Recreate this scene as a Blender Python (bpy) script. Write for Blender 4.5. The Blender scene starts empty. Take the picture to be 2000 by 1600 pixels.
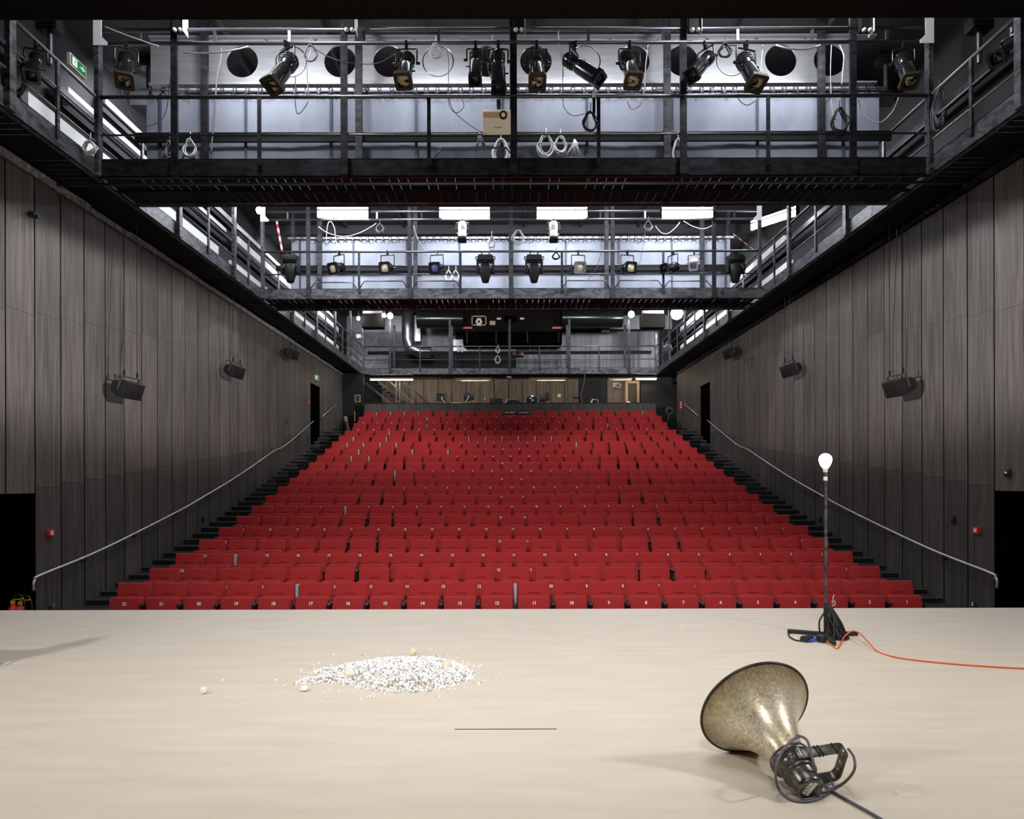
import bpy, bmesh, math, random
from mathutils import Vector, Matrix, Euler
random.seed(7)
SC = bpy.context.scene
C = SC.collection
PI = math.pi
# ---------------------------------------------------------------- camera model
FPX, UX, VY, ROLL = 1333.3, 991.0, 942.0, 0.0026
CX, CZ = -0.115, 1.6


def UV(px, py):
    u, v = px - UX, VY - py
    return u + v * ROLL, v - u * ROLL


def P(px, py, D):
    u, v = UV(px, py)
    return Vector((CX + u * D / FPX, D, CZ + v * D / FPX))


def PF(px, py, z=0.0):
    u, v = UV(px, py)
    return P(px, py, (z - CZ) * FPX / v)


def DX(px, X, py=942):
    return (X - CX) * FPX / UV(px, py)[0]


def PX(px, py, X):
    return P(px, py, DX(px, X, py))


cam = bpy.data.cameras.new('camera')
cam.lens = 24.0
cam.sensor_width = 36.0
cam.sensor_fit = 'HORIZONTAL'
cam.shift_x = (1000 - UX) / 2000.0
cam.shift_y = (VY - 800) / 2000.0
cam.clip_start = 0.05
cam.clip_end = 200
cam_o = bpy.data.objects.new('camera', cam)
C.objects.link(cam_o)
cam_o.location = (CX, 0, CZ)
cam_o.rotation_euler = (Euler((PI / 2, 0, 0)).to_matrix() @ Matrix.Rotation(-ROLL, 3, 'Z')).to_euler()
SC.camera = cam_o
SC.view_settings.view_transform = 'Standard'
SC.view_settings.look = 'None'
SC.view_settings.gamma = 1.0
SC.view_settings.use_curve_mapping = False
SC.view_settings.exposure = 0.0
w = bpy.data.worlds.new('world')
SC.world = w
w.use_nodes = True
w.node_tree.nodes['Background'].inputs[0].default_value = (0.5, 0.55, 0.65, 1)
w.node_tree.nodes['Background'].inputs[1].default_value = 0.0


# ---------------------------------------------------------------- materials
def lin(r, g, b):
    f = lambda c: (c / 255 / 12.92) if c / 255 <= 0.04045 else ((c / 255 + 0.055) / 1.055) ** 2.4
    return (f(r), f(g), f(b), 1)


def mat(name, col, rough=0.5, metal=0.0, spec=0.5):
    m = bpy.data.materials.new(name)
    m.use_nodes = True
    b = m.node_tree.nodes['Principled BSDF']
    b.inputs['Base Color'].default_value = col
    b.inputs['Roughness'].default_value = rough
    b.inputs['Metallic'].default_value = metal
    b.inputs['Specular IOR Level'].default_value = spec
    return m


def nd(m, t, **kw):
    n = m.node_tree.nodes.new(t)
    for k, v in kw.items():
        setattr(n, k, v)
    return n


def lk(m, a, b):
    m.node_tree.links.new(a, b)


def bsdf(m):
    return m.node_tree.nodes['Principled BSDF']


def ramp(m, fac, stops):
    r = nd(m, 'ShaderNodeValToRGB')
    e = r.color_ramp.elements
    while len(e) < len(stops):
        e.new(0.5)
    for x, (p, c) in zip(e, stops):
        x.position = p
        x.color = c
    lk(m, fac, r.inputs[0])
    return r.outputs[0]


def noise(m, scale, vec=(1, 1, 1), detail=4, rough=0.55, dist=0.0):
    tc = nd(m, 'ShaderNodeTexCoord')
    mp = nd(m, 'ShaderNodeMapping')
    mp.inputs['Scale'].default_value = vec
    lk(m, tc.outputs['Object'], mp.inputs[0])
    n = nd(m, 'ShaderNodeTexNoise')
    n.inputs['Scale'].default_value = scale
    n.inputs['Detail'].default_value = detail
    n.inputs['Roughness'].default_value = rough
    n.inputs['Distortion'].default_value = dist
    lk(m, mp.outputs[0], n.inputs['Vector'])
    return n.outputs['Fac']


def mix(m, fac, a, b, mode='MIX'):
    n = nd(m, 'ShaderNodeMix', data_type='RGBA', blend_type=mode)
    for s, v in ((n.inputs[0], fac), (n.inputs[6], a), (n.inputs[7], b)):
        if hasattr(v, 'links'):
            lk(m, v, s)
        else:
            s.default_value = v
    return n.outputs[2]


def bump(m, h, strength=0.2, dist=0.01):
    b = nd(m, 'ShaderNodeBump')
    b.inputs['Strength'].default_value = strength
    b.inputs['Distance'].default_value = dist
    lk(m, h, b.inputs['Height'])
    lk(m, b.outputs[0], bsdf(m).inputs['Normal'])


def nmat(name, c1, c2, scale, vec=(1, 1, 1), rough=0.5, metal=0.0, spec=0.5, bmp=0.0, lo=0.35, hi=0.65, detail=4, dist=0.0, bdist=0.01):
    m = mat(name, c1, rough, metal, spec)
    f = noise(m, scale, vec, detail, dist=dist)
    lk(m, ramp(m, f, [(lo, c1), (hi, c2)]), bsdf(m).inputs['Base Color'])
    if bmp:
        bump(m, f, bmp, bdist)
    return m


def emat(name, col, strength):
    m = mat(name, (0, 0, 0, 1))
    b = bsdf(m)
    b.inputs['Emission Color'].default_value = col
    b.inputs['Emission Strength'].default_value = strength
    return m


M = {}
M['black'] = mat('black_paint', (0.006, 0.006, 0.0065, 1), 0.6, 0, 0.3)
M['void'] = mat('void_black', (0.002, 0.002, 0.002, 1), 1.0, 0, 0.0)
M['header'] = mat('header_black', (0.008, 0.007, 0.006, 1), 0.9, 0, 0.1)
M['steel'] = nmat('black_steel', (0.020, 0.020, 0.024, 1), (0.055, 0.055, 0.064, 1), 5, (1, 1, 2), 0.42, 0.75, 0.5)
M['mill'] = nmat('mill_scale_steel', (0.035, 0.035, 0.041, 1), (0.16, 0.16, 0.172, 1), 3.0, (1, 1, 2.2), 0.45, 0.55, 0.5, dist=1.5)
M['pipe'] = mat('grey_pipe', (0.14, 0.14, 0.15, 1), 0.35, 0.8)
M['rail'] = mat('brushed_handrail', (0.55, 0.55, 0.56, 1), 0.38, 0.7)
M['plank'] = mat('dark_plank', (0.007, 0.007, 0.008, 1), 0.6, 0, 0.15)
M['headplastic'] = mat('matt_black_plastic', (0.006, 0.006, 0.006, 1), 0.5, 0, 0.35)
M['galv'] = nmat('galvanised_sheet', (0.25, 0.25, 0.27, 1), (0.42, 0.42, 0.44, 1), 3, (6, 6, 0.6), 0.33, 0.85)
M['panelmetal'] = nmat('panel_metal', (0.10, 0.10, 0.108, 1), (0.20, 0.20, 0.21, 1), 2, (4, 4, 0.15), 0.45, 0.5)
M['duct'] = nmat('spiral_duct', (0.30, 0.30, 0.32, 1), (0.42, 0.42, 0.44, 1), 4, (1, 1, 6), 0.3, 0.9)
M['chrome'] = mat('chrome', (0.6, 0.6, 0.62, 1), 0.12, 1.0)
M['concrete'] = nmat('rough_concrete', (0.10, 0.10, 0.105, 1), (0.38, 0.38, 0.40, 1), 16, (1, 1, 1), 0.95, 0, 0.2, 0.6, 0.3, 0.7, 8)
M['concrete2'] = nmat('pale_concrete', (0.20, 0.20, 0.215, 1), (0.36, 0.36, 0.38, 1), 5, (1, 1, 1), 0.9, 0, 0.2, 0.3, 0.3, 0.7, 10)
M['white'] = mat('white_sheet', (0.72, 0.72, 0.74, 1), 0.45)
M['cloth'] = nmat('blue_grey_cloth', lin(128, 132, 144), lin(143, 147, 159), 2.2, (1, 1, 0.5), 0.9, 0, 0.1, 0.15, bdist=0.05)
M['seam'] = mat('cloth_seam', lin(70, 76, 86), 0.9)
M['ceil'] = mat('dark_ceiling', (0.035, 0.035, 0.038, 1), 0.8)
M['gbeam'] = nmat('grey_beam', (0.33, 0.33, 0.345, 1), (0.40, 0.40, 0.415, 1), 5, (0.4, 1, 3), 0.35, 0.5)
M['red'] = nmat('red_wool', (0.30, 0.022, 0.024, 1), (0.42, 0.033, 0.036, 1), 120, (1, 1, 1), 0.95, 0, 0.15, 0.25, 0.3, 0.7, 3, 0, 0.002)
bsdf(M['red']).inputs['Sheen Weight'].default_value = 0.25
bsdf(M['red']).inputs['Sheen Roughness'].default_value = 0.4
bsdf(M['red']).inputs['Sheen Tint'].default_value = (1.0, 0.45, 0.4, 1)
M['crease_shadow'] = mat('crease_shadow_red', (0.07, 0.006, 0.007, 1), 1.0, 0, 0.0)  # shadow of the backrest crease, put into a dark red strip
M['plastic'] = mat('black_plastic', (0.012, 0.012, 0.013, 1), 0.45)
M['greyplastic'] = mat('grey_plastic', lin(150, 160, 162), 0.5)
M['num'] = mat('white_number', (0.8, 0.78, 0.75, 1), 0.7)
M['tier'] = nmat('dark_tier_floor', (0.009, 0.009, 0.0095, 1), (0.015, 0.015, 0.0155, 1), 8, (1, 1, 1), 0.6, 0, 0.35)
M['nose'] = mat('step_nosing', (0.16, 0.16, 0.16, 1), 0.4, 0.5)
M['pbeige'] = mat('beige_casing', lin(236, 226, 206), 0.5)
M['amber'] = mat('cream_lens', (0.85, 0.74, 0.55, 1), 0.15, 0.0)
M['glass'] = mat('dark_glass', (0.01, 0.01, 0.014, 1), 0.06)
M['blueglass'] = mat('blue_lens', (0.16, 0.18, 0.45, 1), 0.1)
M['gel'] = mat('brown_gel_frame', (0.045, 0.035, 0.022, 1), 0.5, 0.3)
M['body'] = mat('lamp_body_black', (0.016, 0.016, 0.017, 1), 0.2, 0.3, 0.8)
M['bodyw'] = mat('lamp_body_white', (0.62, 0.60, 0.56, 1), 0.45)
M['rubber'] = mat('black_rubber', (0.012, 0.012, 0.013, 1), 0.5)
M['cablew'] = mat('pale_cable', (0.55, 0.55, 0.56, 1), 0.5)
M['cableg'] = mat('grey_cable', lin(98, 94, 102), 0.5)
M['orange'] = mat('orange_cable', lin(240, 98, 48), 0.45)
M['blue'] = mat('blue_plug', lin(40, 80, 190), 0.4)
M['redpaint'] = mat('red_paint', lin(190, 30, 36), 0.4)
M['yellow'] = mat('yellow_paint', lin(235, 185, 40), 0.5)
M['green'] = emat('green_sign', lin(10, 130, 70), 0.75)
M['signw'] = emat('white_sign', (0.9, 1.0, 0.95, 1), 1.0)
M['paper'] = mat('white_paper', (0.75, 0.74, 0.72, 1), 0.8)
M['tan'] = mat('tan_board', lin(190, 165, 130), 0.7)
M['fluo'] = emat('fluorescent_tube', (0.90, 0.94, 1.0, 1), 40)
M['fluow'] = emat('warm_tube', (1.0, 0.80, 0.55, 1), 30)
M['lampw'] = emat('bright_lamp', (0.95, 0.97, 1.0, 1), 110)
M['bulb'] = emat('warm_bulb', (1.0, 0.82, 0.55, 1), 45)
M['led'] = emat('red_led', (1.0, 0.05, 0.08, 1), 3)
M['ledy'] = emat('yellow_led', (1.0, 0.75, 0.2, 1), 1.3)


m = M['lens_reflection'] = mat('amber_lens_reflection', (0.3, 0.22, 0.1, 1), 0.12, 0, 0.6)  # amber and dark patches: reflections painted into the lens colour
g = nd(m, 'ShaderNodeNewGeometry')
n = nd(m, 'ShaderNodeTexNoise')
n.inputs['Scale'].default_value = 7.0
n.inputs['Detail'].default_value = 1.0
n.inputs['Distortion'].default_value = 1.5
lk(m, g.outputs['Position'], n.inputs['Vector'])
lk(m, ramp(m, n.outputs['Fac'], [(0.46, (0.012, 0.010, 0.008, 1)), (0.50, (0.34, 0.25, 0.14, 1)), (0.58, (0.55, 0.44, 0.28, 1))]), bsdf(m).inputs['Base Color'])


def wood_mat(name, dark, light, tint=0.25, rough=0.55):
    m = mat(name, light, rough, 0, 0.25)
    f1 = noise(m, 1.0, (26, 26, 0.9), 5, 0.6, 0.6)
    f2 = noise(m, 1.0, (7, 7, 0.35), 3, 0.5, 2.0)
    c1 = ramp(m, f1, [(0.30, dark), (0.55, light)])
    c2 = ramp(m, f2, [(0.42, (0.72, 0.72, 0.72, 1)), (0.6, (1, 1, 1, 1))])
    c = mix(m, 1.0, c1, c2, 'MULTIPLY')
    g = nd(m, 'ShaderNodeNewGeometry')
    r = ramp(m, g.outputs['Random Per Island'], [(0.0, (1 - tint, 1 - tint, 1 - tint, 1)), (1.0, (1 + 0 * tint, 0.97, 0.95, 1))])
    lk(m, mix(m, 1.0, c, r, 'MULTIPLY'), bsdf(m).inputs['Base Color'])
    bump(m, f1, 0.12, 0.004)
    return m


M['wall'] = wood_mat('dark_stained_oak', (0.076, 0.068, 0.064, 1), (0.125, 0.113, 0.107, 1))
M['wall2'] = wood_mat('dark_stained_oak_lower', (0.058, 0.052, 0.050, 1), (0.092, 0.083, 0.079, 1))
M['backwood'] = wood_mat('brown_stained_oak', (0.10, 0.075, 0.052, 1), (0.21, 0.165, 0.12, 1), 0.15)

# stage boards: beige paper-like hardboard with panel joints and fine scuffs
m = M['stage'] = mat('beige_hardboard', lin(214, 205, 193), 0.62, 0, 0.3)
fs = noise(m, 1.0, (1.2, 7, 1), 6, 0.6)
fb = noise(m, 260, (1, 1, 1), 2)
c = ramp(m, fs, [(0.3, lin(208, 197, 181)), (0.7, lin(221, 211, 196))])
c = mix(m, 0.25, c, ramp(m, fb, [(0.35, lin(160, 140, 115)), (0.6, lin(226, 218, 207))]))
fo = noise(m, 5.0, (1, 1, 1), 8, 0.7)
c = mix(m, ramp(m, fo, [(0.66, (0, 0, 0, 1)), (0.74, (0.35, 0.35, 0.35, 1))]), c, lin(176, 152, 124))
lk(m, c, bsdf(m).inputs['Base Color'])
bump(m, fb, 0.08, 0.002)

m2 = M['stage2'] = m.copy()
m2.name = 'grey_beige_hardboard'
src = bsdf(m2).inputs['Base Color'].links[0].from_socket
lk(m2, mix(m2, 1.0, src, (1.0, 1.015, 1.045, 1), 'MULTIPLY'), bsdf(m2).inputs['Base Color'])

# horn: brownish hammered lacquer, worn lighter towards the throat with scratches
m = M['horn'] = mat('worn_horn_lacquer', (0.3, 0.25, 0.17, 1), 0.33, 0.35, 0.5)
f1 = noise(m, 60, (1, 1, 1), 6, 0.7)
f2 = noise(m, 5, (1, 1, 1), 5, 0.6)
f3 = noise(m, 1.0, (40, 40, 12), 4, 0.7, 2.5)
c = ramp(m, f1, [(0.3, (0.17, 0.125, 0.075, 1)), (0.5, (0.34, 0.285, 0.20, 1)), (0.68, (0.54, 0.50, 0.41, 1))])
c = mix(m, ramp(m, f2, [(0.40, (0, 0, 0, 1)), (0.66, (0.55, 0.55, 0.55, 1))]), c, (0.58, 0.56, 0.49, 1))
c = mix(m, ramp(m, f3, [(0.60, (0, 0, 0, 1)), (0.74, (0.7, 0.7, 0.7, 1))]), c, (0.75, 0.74, 0.70, 1))
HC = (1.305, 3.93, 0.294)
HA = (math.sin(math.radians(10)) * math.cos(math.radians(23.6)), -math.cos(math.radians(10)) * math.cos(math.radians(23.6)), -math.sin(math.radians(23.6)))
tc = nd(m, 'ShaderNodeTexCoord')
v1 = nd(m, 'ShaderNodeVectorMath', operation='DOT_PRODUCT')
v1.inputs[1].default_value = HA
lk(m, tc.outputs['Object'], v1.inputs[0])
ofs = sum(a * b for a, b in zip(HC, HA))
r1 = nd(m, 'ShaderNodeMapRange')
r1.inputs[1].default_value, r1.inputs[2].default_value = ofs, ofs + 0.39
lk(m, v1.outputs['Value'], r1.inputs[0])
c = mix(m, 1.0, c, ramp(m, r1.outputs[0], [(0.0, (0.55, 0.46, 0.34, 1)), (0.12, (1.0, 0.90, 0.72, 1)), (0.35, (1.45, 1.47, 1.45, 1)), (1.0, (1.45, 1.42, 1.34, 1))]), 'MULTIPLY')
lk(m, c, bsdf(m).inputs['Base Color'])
bump(m, f1, 0.15, 0.003)
M['driver'] = nmat('dark_driver_metal', (0.06, 0.057, 0.050, 1), (0.19, 0.183, 0.165, 1), 25, (1, 1, 1), 0.3, 0.7, 0.5, 0.1, 0.3, 0.7, 6)
M['rim'] = mat('dark_rim', (0.05, 0.045, 0.04, 1), 0.4, 0.7)

# gravel and stones
m = M['gravel'] = mat('white_gravel', (0.6, 0.6, 0.6, 1), 0.85)
g = nd(m, 'ShaderNodeNewGeometry')
lk(m, ramp(m, g.outputs['Random Per Island'], [(0.0, (0.30, 0.33, 0.38, 1)), (0.08, (0.60, 0.62, 0.66, 1)), (0.25, (0.84, 0.85, 0.86, 1)), (0.95, (0.92, 0.92, 0.91, 1)), (1.0, (0.80, 0.74, 0.64, 1))]), bsdf(m).inputs['Base Color'])
M['rock'] = nmat('pale_limestone', (0.66, 0.55, 0.42, 1), (0.86, 0.82, 0.75, 1), 14, (1, 1, 1), 0.9, 0, 0.2, 0.4, 0.35, 0.55, 5)
M['rockw'] = nmat('white_limestone', (0.60, 0.55, 0.48, 1), (0.85, 0.83, 0.80, 1), 20, (1, 1, 1), 0.9, 0, 0.2, 0.4, 0.3, 0.5, 5)
M['rocky'] = nmat('yellow_limestone', (0.66, 0.53, 0.34, 1), (0.88, 0.78, 0.60, 1), 26, (1, 1, 1), 0.9, 0, 0.2, 0.8, 0.3, 0.6, 5)


# ---------------------------------------------------------------- mesh builder
class MB:
    def __init__(s):
        s.v, s.f, s.sm, s.mi = [], [], [], []

    def add(s, vs, fs, smooth=False, mi=0):
        o = len(s.v)
        s.v += [tuple(v) for v in vs]
        s.f += [tuple(i + o for i in f) for f in fs]
        s.sm += [smooth] * len(fs)
        s.mi += [mi] * len(fs)
        return s

    def box(s, x0, x1, y0, y1, z0, z1, mi=0, mtx=None):
        vs = [Vector((x, y, z)) for z in (z0, z1) for y in (y0, y1) for x in (x0, x1)]
        if mtx is not None:
            vs = [mtx @ v for v in vs]
        return s.add(vs, [(0, 2, 3, 1), (4, 5, 7, 6), (0, 1, 5, 4), (2, 6, 7, 3), (0, 4, 6, 2), (1, 3, 7, 5)], False, mi)

    def cb(s, c, d, mtx=None, mi=0):
        return s.box(c[0] - d[0] / 2, c[0] + d[0] / 2, c[1] - d[1] / 2, c[1] + d[1] / 2, c[2] - d[2] / 2, c[2] + d[2] / 2, mi, mtx)

    def bar(s, a, b, w, h, mi=0):
        a, b = Vector(a), Vector(b)
        d = (b - a)
        L = d.length
        z = d.normalized()
        up = Vector((0, 0, 1)) if abs(z.z) < 0.95 else Vector((0, 1, 0))
        x = up.cross(z).normalized()
        y = z.cross(x)
        mt = Matrix(((x.x, y.x, z.x, a.x), (x.y, y.y, z.y, a.y), (x.z, y.z, z.z, a.z), (0, 0, 0, 1)))
        return s.box(-w / 2, w / 2, -h / 2, h / 2, 0, L, mi, mt)

    def cyl(s, a, b, r, n=10, r2=None, mi=0):
        return s.lathe([(0, r), (1, r if r2 is None else r2)], n, a, b, True, mi)

    def lathe(s, prof, n=16, a=(0, 0, 0), b=None, norm=False, mi=0, capped=True):
        """prof: (s, r) along the axis a->b; with norm s runs 0..1 over the length"""
        a = Vector(a)
        b = Vector(b) if b is not None else a + Vector((0, 0, 1))
        d = b - a
        L = d.length if norm else 1.0
        z = d.normalized()
        up = Vector((0, 0, 1)) if abs(z.z) < 0.9 else Vector((0, 1, 0))
        x = up.cross(z).normalized()
        y = z.cross(x)
        vs, fs = [], []
        for t, r in prof:
            for k in range(n):
                an = 2 * PI * k / n
                vs.append(a + z * (t * L) + (x * math.cos(an) + y * math.sin(an)) * r)
        for i in range(len(prof) - 1):
            for k in range(n):
                k2 = (k + 1) % n
                fs.append((i * n + k, i * n + k2, (i + 1) * n + k2, (i + 1) * n + k))
        s.add(vs, fs, True, mi)
        if capped:
            m = len(prof) - 1
            s.add(vs[:n], [tuple(range(n - 1, -1, -1))], False, mi)
            s.add(vs[m * n:], [tuple(range(n))], False, mi)
        return s

    def tube(s, pts, r, n=6, closed=False, mi=0):
        pts = [Vector(p) for p in pts]
        N = len(pts)
        vs, fs = [], []
        px = None
        for i, p in enumerate(pts):
            t = (pts[(i + 1) % N] - pts[i - 1]) if closed else (pts[min(i + 1, N - 1)] - pts[max(i - 1, 0)])
            t = t.normalized() if t.length > 1e-9 else Vector((0, 0, 1))
            if px is None:
                up = Vector((0, 0, 1)) if abs(t.z) < 0.9 else Vector((1, 0, 0))
                px = up.cross(t).normalized()
            px = (px - t * px.dot(t))
            px = px.normalized() if px.length > 1e-6 else Vector((1, 0, 0))
            py = t.cross(px)
            for k in range(n):
                an = 2 * PI * k / n
                vs.append(p + (px * math.cos(an) + py * math.sin(an)) * r)
        for i in range(N if closed else N - 1):
            j = (i + 1) % N
            for k in range(n):
                k2 = (k + 1) % n
                fs.append((i * n + k, i * n + k2, j * n + k2, j * n + k))
        if not closed:
            fs += [tuple(range(n - 1, -1, -1)), tuple((N - 1) * n + k for k in range(n))]
        return s.add(vs, fs, True, mi)

    def prism(s, poly, z0, z1, mtx=None, mi=0, smooth=False):
        n = len(poly)
        vs = [Vector((x, y, z)) for z in (z0, z1) for x, y in poly]
        if mtx is not None:
            vs = [mtx @ v for v in vs]
        s.add(vs, [(i, (i + 1) % n, n + (i + 1) % n, n + i) for i in range(n)], smooth, mi)
        return s.add(vs, [tuple(range(n - 1, -1, -1)), tuple(range(n, 2 * n))], False, mi)

    def xf(s, mtx):
        s.v = [tuple(mtx @ Vector(v)) for v in s.v]
        return s

    def mesh(s, name, mats, bevel=0, seg=2, ang=40):
        me = bpy.data.meshes.new(name)
        me.from_pydata(s.v, [], s.f)
        for mm in mats:
            me.materials.append(mm)
        me.polygons.foreach_set('use_smooth', s.sm)
        me.polygons.foreach_set('material_index', s.mi)
        if bevel:
            bm = bmesh.new()
            bm.from_mesh(me)
            bmesh.ops.remove_doubles(bm, verts=bm.verts, dist=1e-5)
            es = [e for e in bm.edges if len(e.link_faces) == 2 and e.calc_face_angle(0) > math.radians(ang)]
            bmesh.ops.bevel(bm, geom=es, offset=bevel, segments=seg, profile=0.5, affect='EDGES')
            for f in bm.faces:
                f.smooth = True
            bm.to_mesh(me)
            bm.free()
            me.set_sharp_from_angle(angle=math.radians(35))
        me.update()
        return me

    def build(s, name, m, parent=None, bevel=0, seg=2, local=False, label=None):
        mats = m if isinstance(m, (list, tuple)) else [m]
        o = bpy.data.objects.new(name, s.mesh(name, mats, bevel, seg))
        C.objects.link(o)
        if parent is not None:
            o.parent = parent
            if not local:
                l = Vector((0, 0, 0))
                q = parent
                while q is not None:
                    l += q.location
                    q = q.parent
                o.location = -l
        if label:
            o['label'] = label
        return o


def tag(o, label, cat, group=None, kind=None):
    o['label'] = label
    o['category'] = cat
    if group:
        o['group'] = group
    if kind:
        o['kind'] = kind
    return o


def empty(name, loc, label, cat, group=None):
    o = bpy.data.objects.new(name, None)
    C.objects.link(o)
    o.location = loc
    o.empty_display_size = 0.1
    return tag(o, label, cat, group)


def struct(o):
    o['kind'] = 'structure'
    return o


KIDS = {}


def children(o):
    return [c for c in bpy.data.objects if c.parent is o]


def copy_tree(o, parent=None):
    c = o.copy()
    C.objects.link(c)
    if parent is not None:
        c.parent = parent
    if o.name not in KIDS:
        KIDS[o.name] = children(o)
    for ch in KIDS[o.name]:
        copy_tree(ch, c)
    return c


def smooth_pts(pts, k=6, closed=False):
    pts = [Vector(p) for p in pts]
    n = len(pts)
    out = []
    for i in range(n if closed else n - 1):
        p0 = pts[(i - 1) % n] if closed or i > 0 else pts[i]
        p1, p2 = pts[i], pts[(i + 1) % n]
        p3 = pts[(i + 2) % n] if closed or i + 2 < n else p2
        for j in range(k):
            t = j / k
            out.append(0.5 * ((2 * p1) + (p2 - p0) * t + (2 * p0 - 5 * p1 + 4 * p2 - p3) * t * t + (3 * p1 - p0 - 3 * p2 + p3) * t ** 3))
    if not closed:
        out.append(pts[-1])
    return out


def cable(name, label, pts, r, m, cat='cable', group=None, closed=False, n=6, k=6, parent=None):
    b = MB().tube(smooth_pts(pts, k, closed), r, n, closed)
    o = b.build(name, M[m], parent)
    if parent is None:
        tag(o, label, cat, group)
    return o


TXT = {}


def text_mesh(txt, size, depth=0.002, bold=0.0):
    key = (txt, size, depth, bold)
    if key in TXT:
        return TXT[key]
    cu = bpy.data.curves.new('text', 'FONT')
    cu.body = txt
    cu.size = size
    cu.extrude = depth
    cu.offset = bold
    cu.resolution_u = 3
    cu.align_x = 'CENTER'
    cu.align_y = 'CENTER'
    o = bpy.data.objects.new('text', cu)
    C.objects.link(o)
    dg = bpy.context.evaluated_depsgraph_get()
    me = bpy.data.meshes.new_from_object(o.evaluated_get(dg))
    bpy.data.objects.remove(o)
    bpy.data.curves.remove(cu)
    TXT[key] = me
    return me


def lettering(name, txt, size, m, loc, rot=(PI / 2, 0, 0), parent=None, depth=0.002, bold=0.0):
    me = text_mesh(txt, size, depth, bold).copy()
    me.materials.clear()
    me.materials.append(M[m])
    o = bpy.data.objects.new(name, me)
    C.objects.link(o)
    o.rotation_euler = rot
    o.location = loc
    if parent is not None:
        o.parent = parent
        l = Vector((0, 0, 0))
        q = parent
        while q is not None:
            l += q.location
            q = q.parent
        o.location = Vector(loc) - l
    return o
# ================================================================ ROOM
W = 7.35            # half width between the wood clad walls
YROW = [1136, 1107.5, 1079, 1053, 1029, 1007.4, 986.6, 967, 949.5, 933, 917.7, 902.8, 889, 876, 863, 851.5, 840.8, 826.4, 814, 803.4]
DROW = [10.22 + 0.885 * i for i in range(17)] + [25.75, 26.7, 27.65]
ZTOP = [CZ + (VY - y) * d / FPX for y, d in zip(YROW, DROW)]
ZF = [z - 0.85 for z in ZTOP]
FLOOR0 = ZF[0]
ZG = 6.45           # underside of the galleries and bridges
ZC = 9.75           # ceiling
WG = 6.60           # inner edge of the side galleries
WO = 7.95           # upper wall

# ---- stage deck
b = MB()
b.box(-9.5, 9.5, -4.0, 8.6, -0.75, -0.012)
o = struct(b.build('stage_floor', M['black']))
b = MB()
joints = [-4.0, -0.6, 2.1, 4.42, 6.48, 8.6]
for i in range(5):
    b.box(-9.5, 9.5, joints[i] + 0.0003, joints[i + 1] - 0.0003, -0.012, 0.0 + (0.0015 if i == 4 else 0.0), 1 if i == 4 else 0)
b.box(-9.5, 9.5, 8.594, 8.606, -0.05, 0.0)
o = struct(b.build('stage_floor_boards', [M['stage'], M['stage2']]))
# small open slit between two boards
b = MB()
b.box(-0.46, 0.20, 4.416, 4.424, 0.0, 0.0024)
tag(b.build('board_slit', M['plastic']), 'thin dark open slit between two beige stage boards, centre of the stage', 'slit')

# ---- stalls floor in tiers
b = MB()
yb = [8.606] + [DROW[i] - 0.72 for i in range(1, 20)] + [33.6]
for i in range(20):
    b.box(-W + 0.005, W - 0.005, yb[i], yb[i + 1], -1.2, ZF[i])
    if i < 19:
        r = ZF[i + 1] - ZF[i]
        run = 0.44
        for sx in (-1, 1):
            x0, x1 = sorted((sx * 6.0, sx * (W - 0.005)))
            if r > 0.13:
                b.box(x0, x1, yb[i + 1] - run, yb[i + 1], ZF[i], ZF[i] + r / 2)
struct(b.build('floor', M['tier']))
b = MB()
for i in range(19):
    r = ZF[i + 1] - ZF[i]
    for sx in (-1, 1):
        x0, x1 = sorted((sx * 6.0, sx * (W - 0.01)))
        for (yy, zz) in ((yb[i + 1], ZF[i + 1]), (yb[i + 1] - 0.44, ZF[i] + r / 2)):
            if zz == ZF[i + 1] or r > 0.13:
                b.box(x0, x1, yy - 0.003, yy + 0.03, zz - 0.012, zz + 0.003)
struct(b.build('floor_strip', M['nose']))

# ---- wood clad side walls: columns of boards with open joints
PW = 0.611
ZWT = 6.28


def side_wall(sx, name):
    b = MB()
    rnd = random.Random(3 if sx < 0 else 11)
    for k in range(-3, 32):
        y0, y1 = 10.46 + PW * k + 0.014, 10.46 + PW * (k + 1) - 0.014
        zb = -0.9
        if k in (-1, -2):
            zb = 1.40
        if k in (24, 25):
            zb = 5.23
        j2 = CZ + 2.64 + 0.068 * max(k, -2) + (0.0 if k < 18 else 0.3)
        j1 = j2 - 2.70
        zs = [zb] + [z for z in (j1, j2) if z > zb + 0.2 and z < ZWT - 0.2] + [ZWT]
        for z0, z1 in zip(zs[:-1], zs[1:]):
            x = sx * W
            x0, x1 = sorted((x, x + sx * 0.02))
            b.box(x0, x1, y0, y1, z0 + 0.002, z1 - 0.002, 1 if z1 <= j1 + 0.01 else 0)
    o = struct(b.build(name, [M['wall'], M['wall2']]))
    b = MB()
    x0, x1 = sorted((sx * (W + 0.005), sx * (W + 0.06)))
    for (ya, yb_, za, zb) in ((8.6, 9.24, -1.2, ZWT), (9.24, 10.46, 1.40, ZWT), (10.46, 25.124, -1.2, ZWT), (25.124, 26.346, 5.23, ZWT), (26.346, 30.02, -1.2, ZWT)):
        b.box(x0, x1, ya, yb_, za, zb)
    b.box(*sorted((sx * 8.2, sx * 8.25)), 8.6, 33.6, -1.2, ZC)
    b.box(*sorted((sx * (W + 0.06), sx * 8.2)), 30.0, 30.04, -1.2, ZG)
    struct(b.build(name + '_panel', M['void']))


side_wall(-1, 'wall_left')
side_wall(1, 'wall_right')
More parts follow.
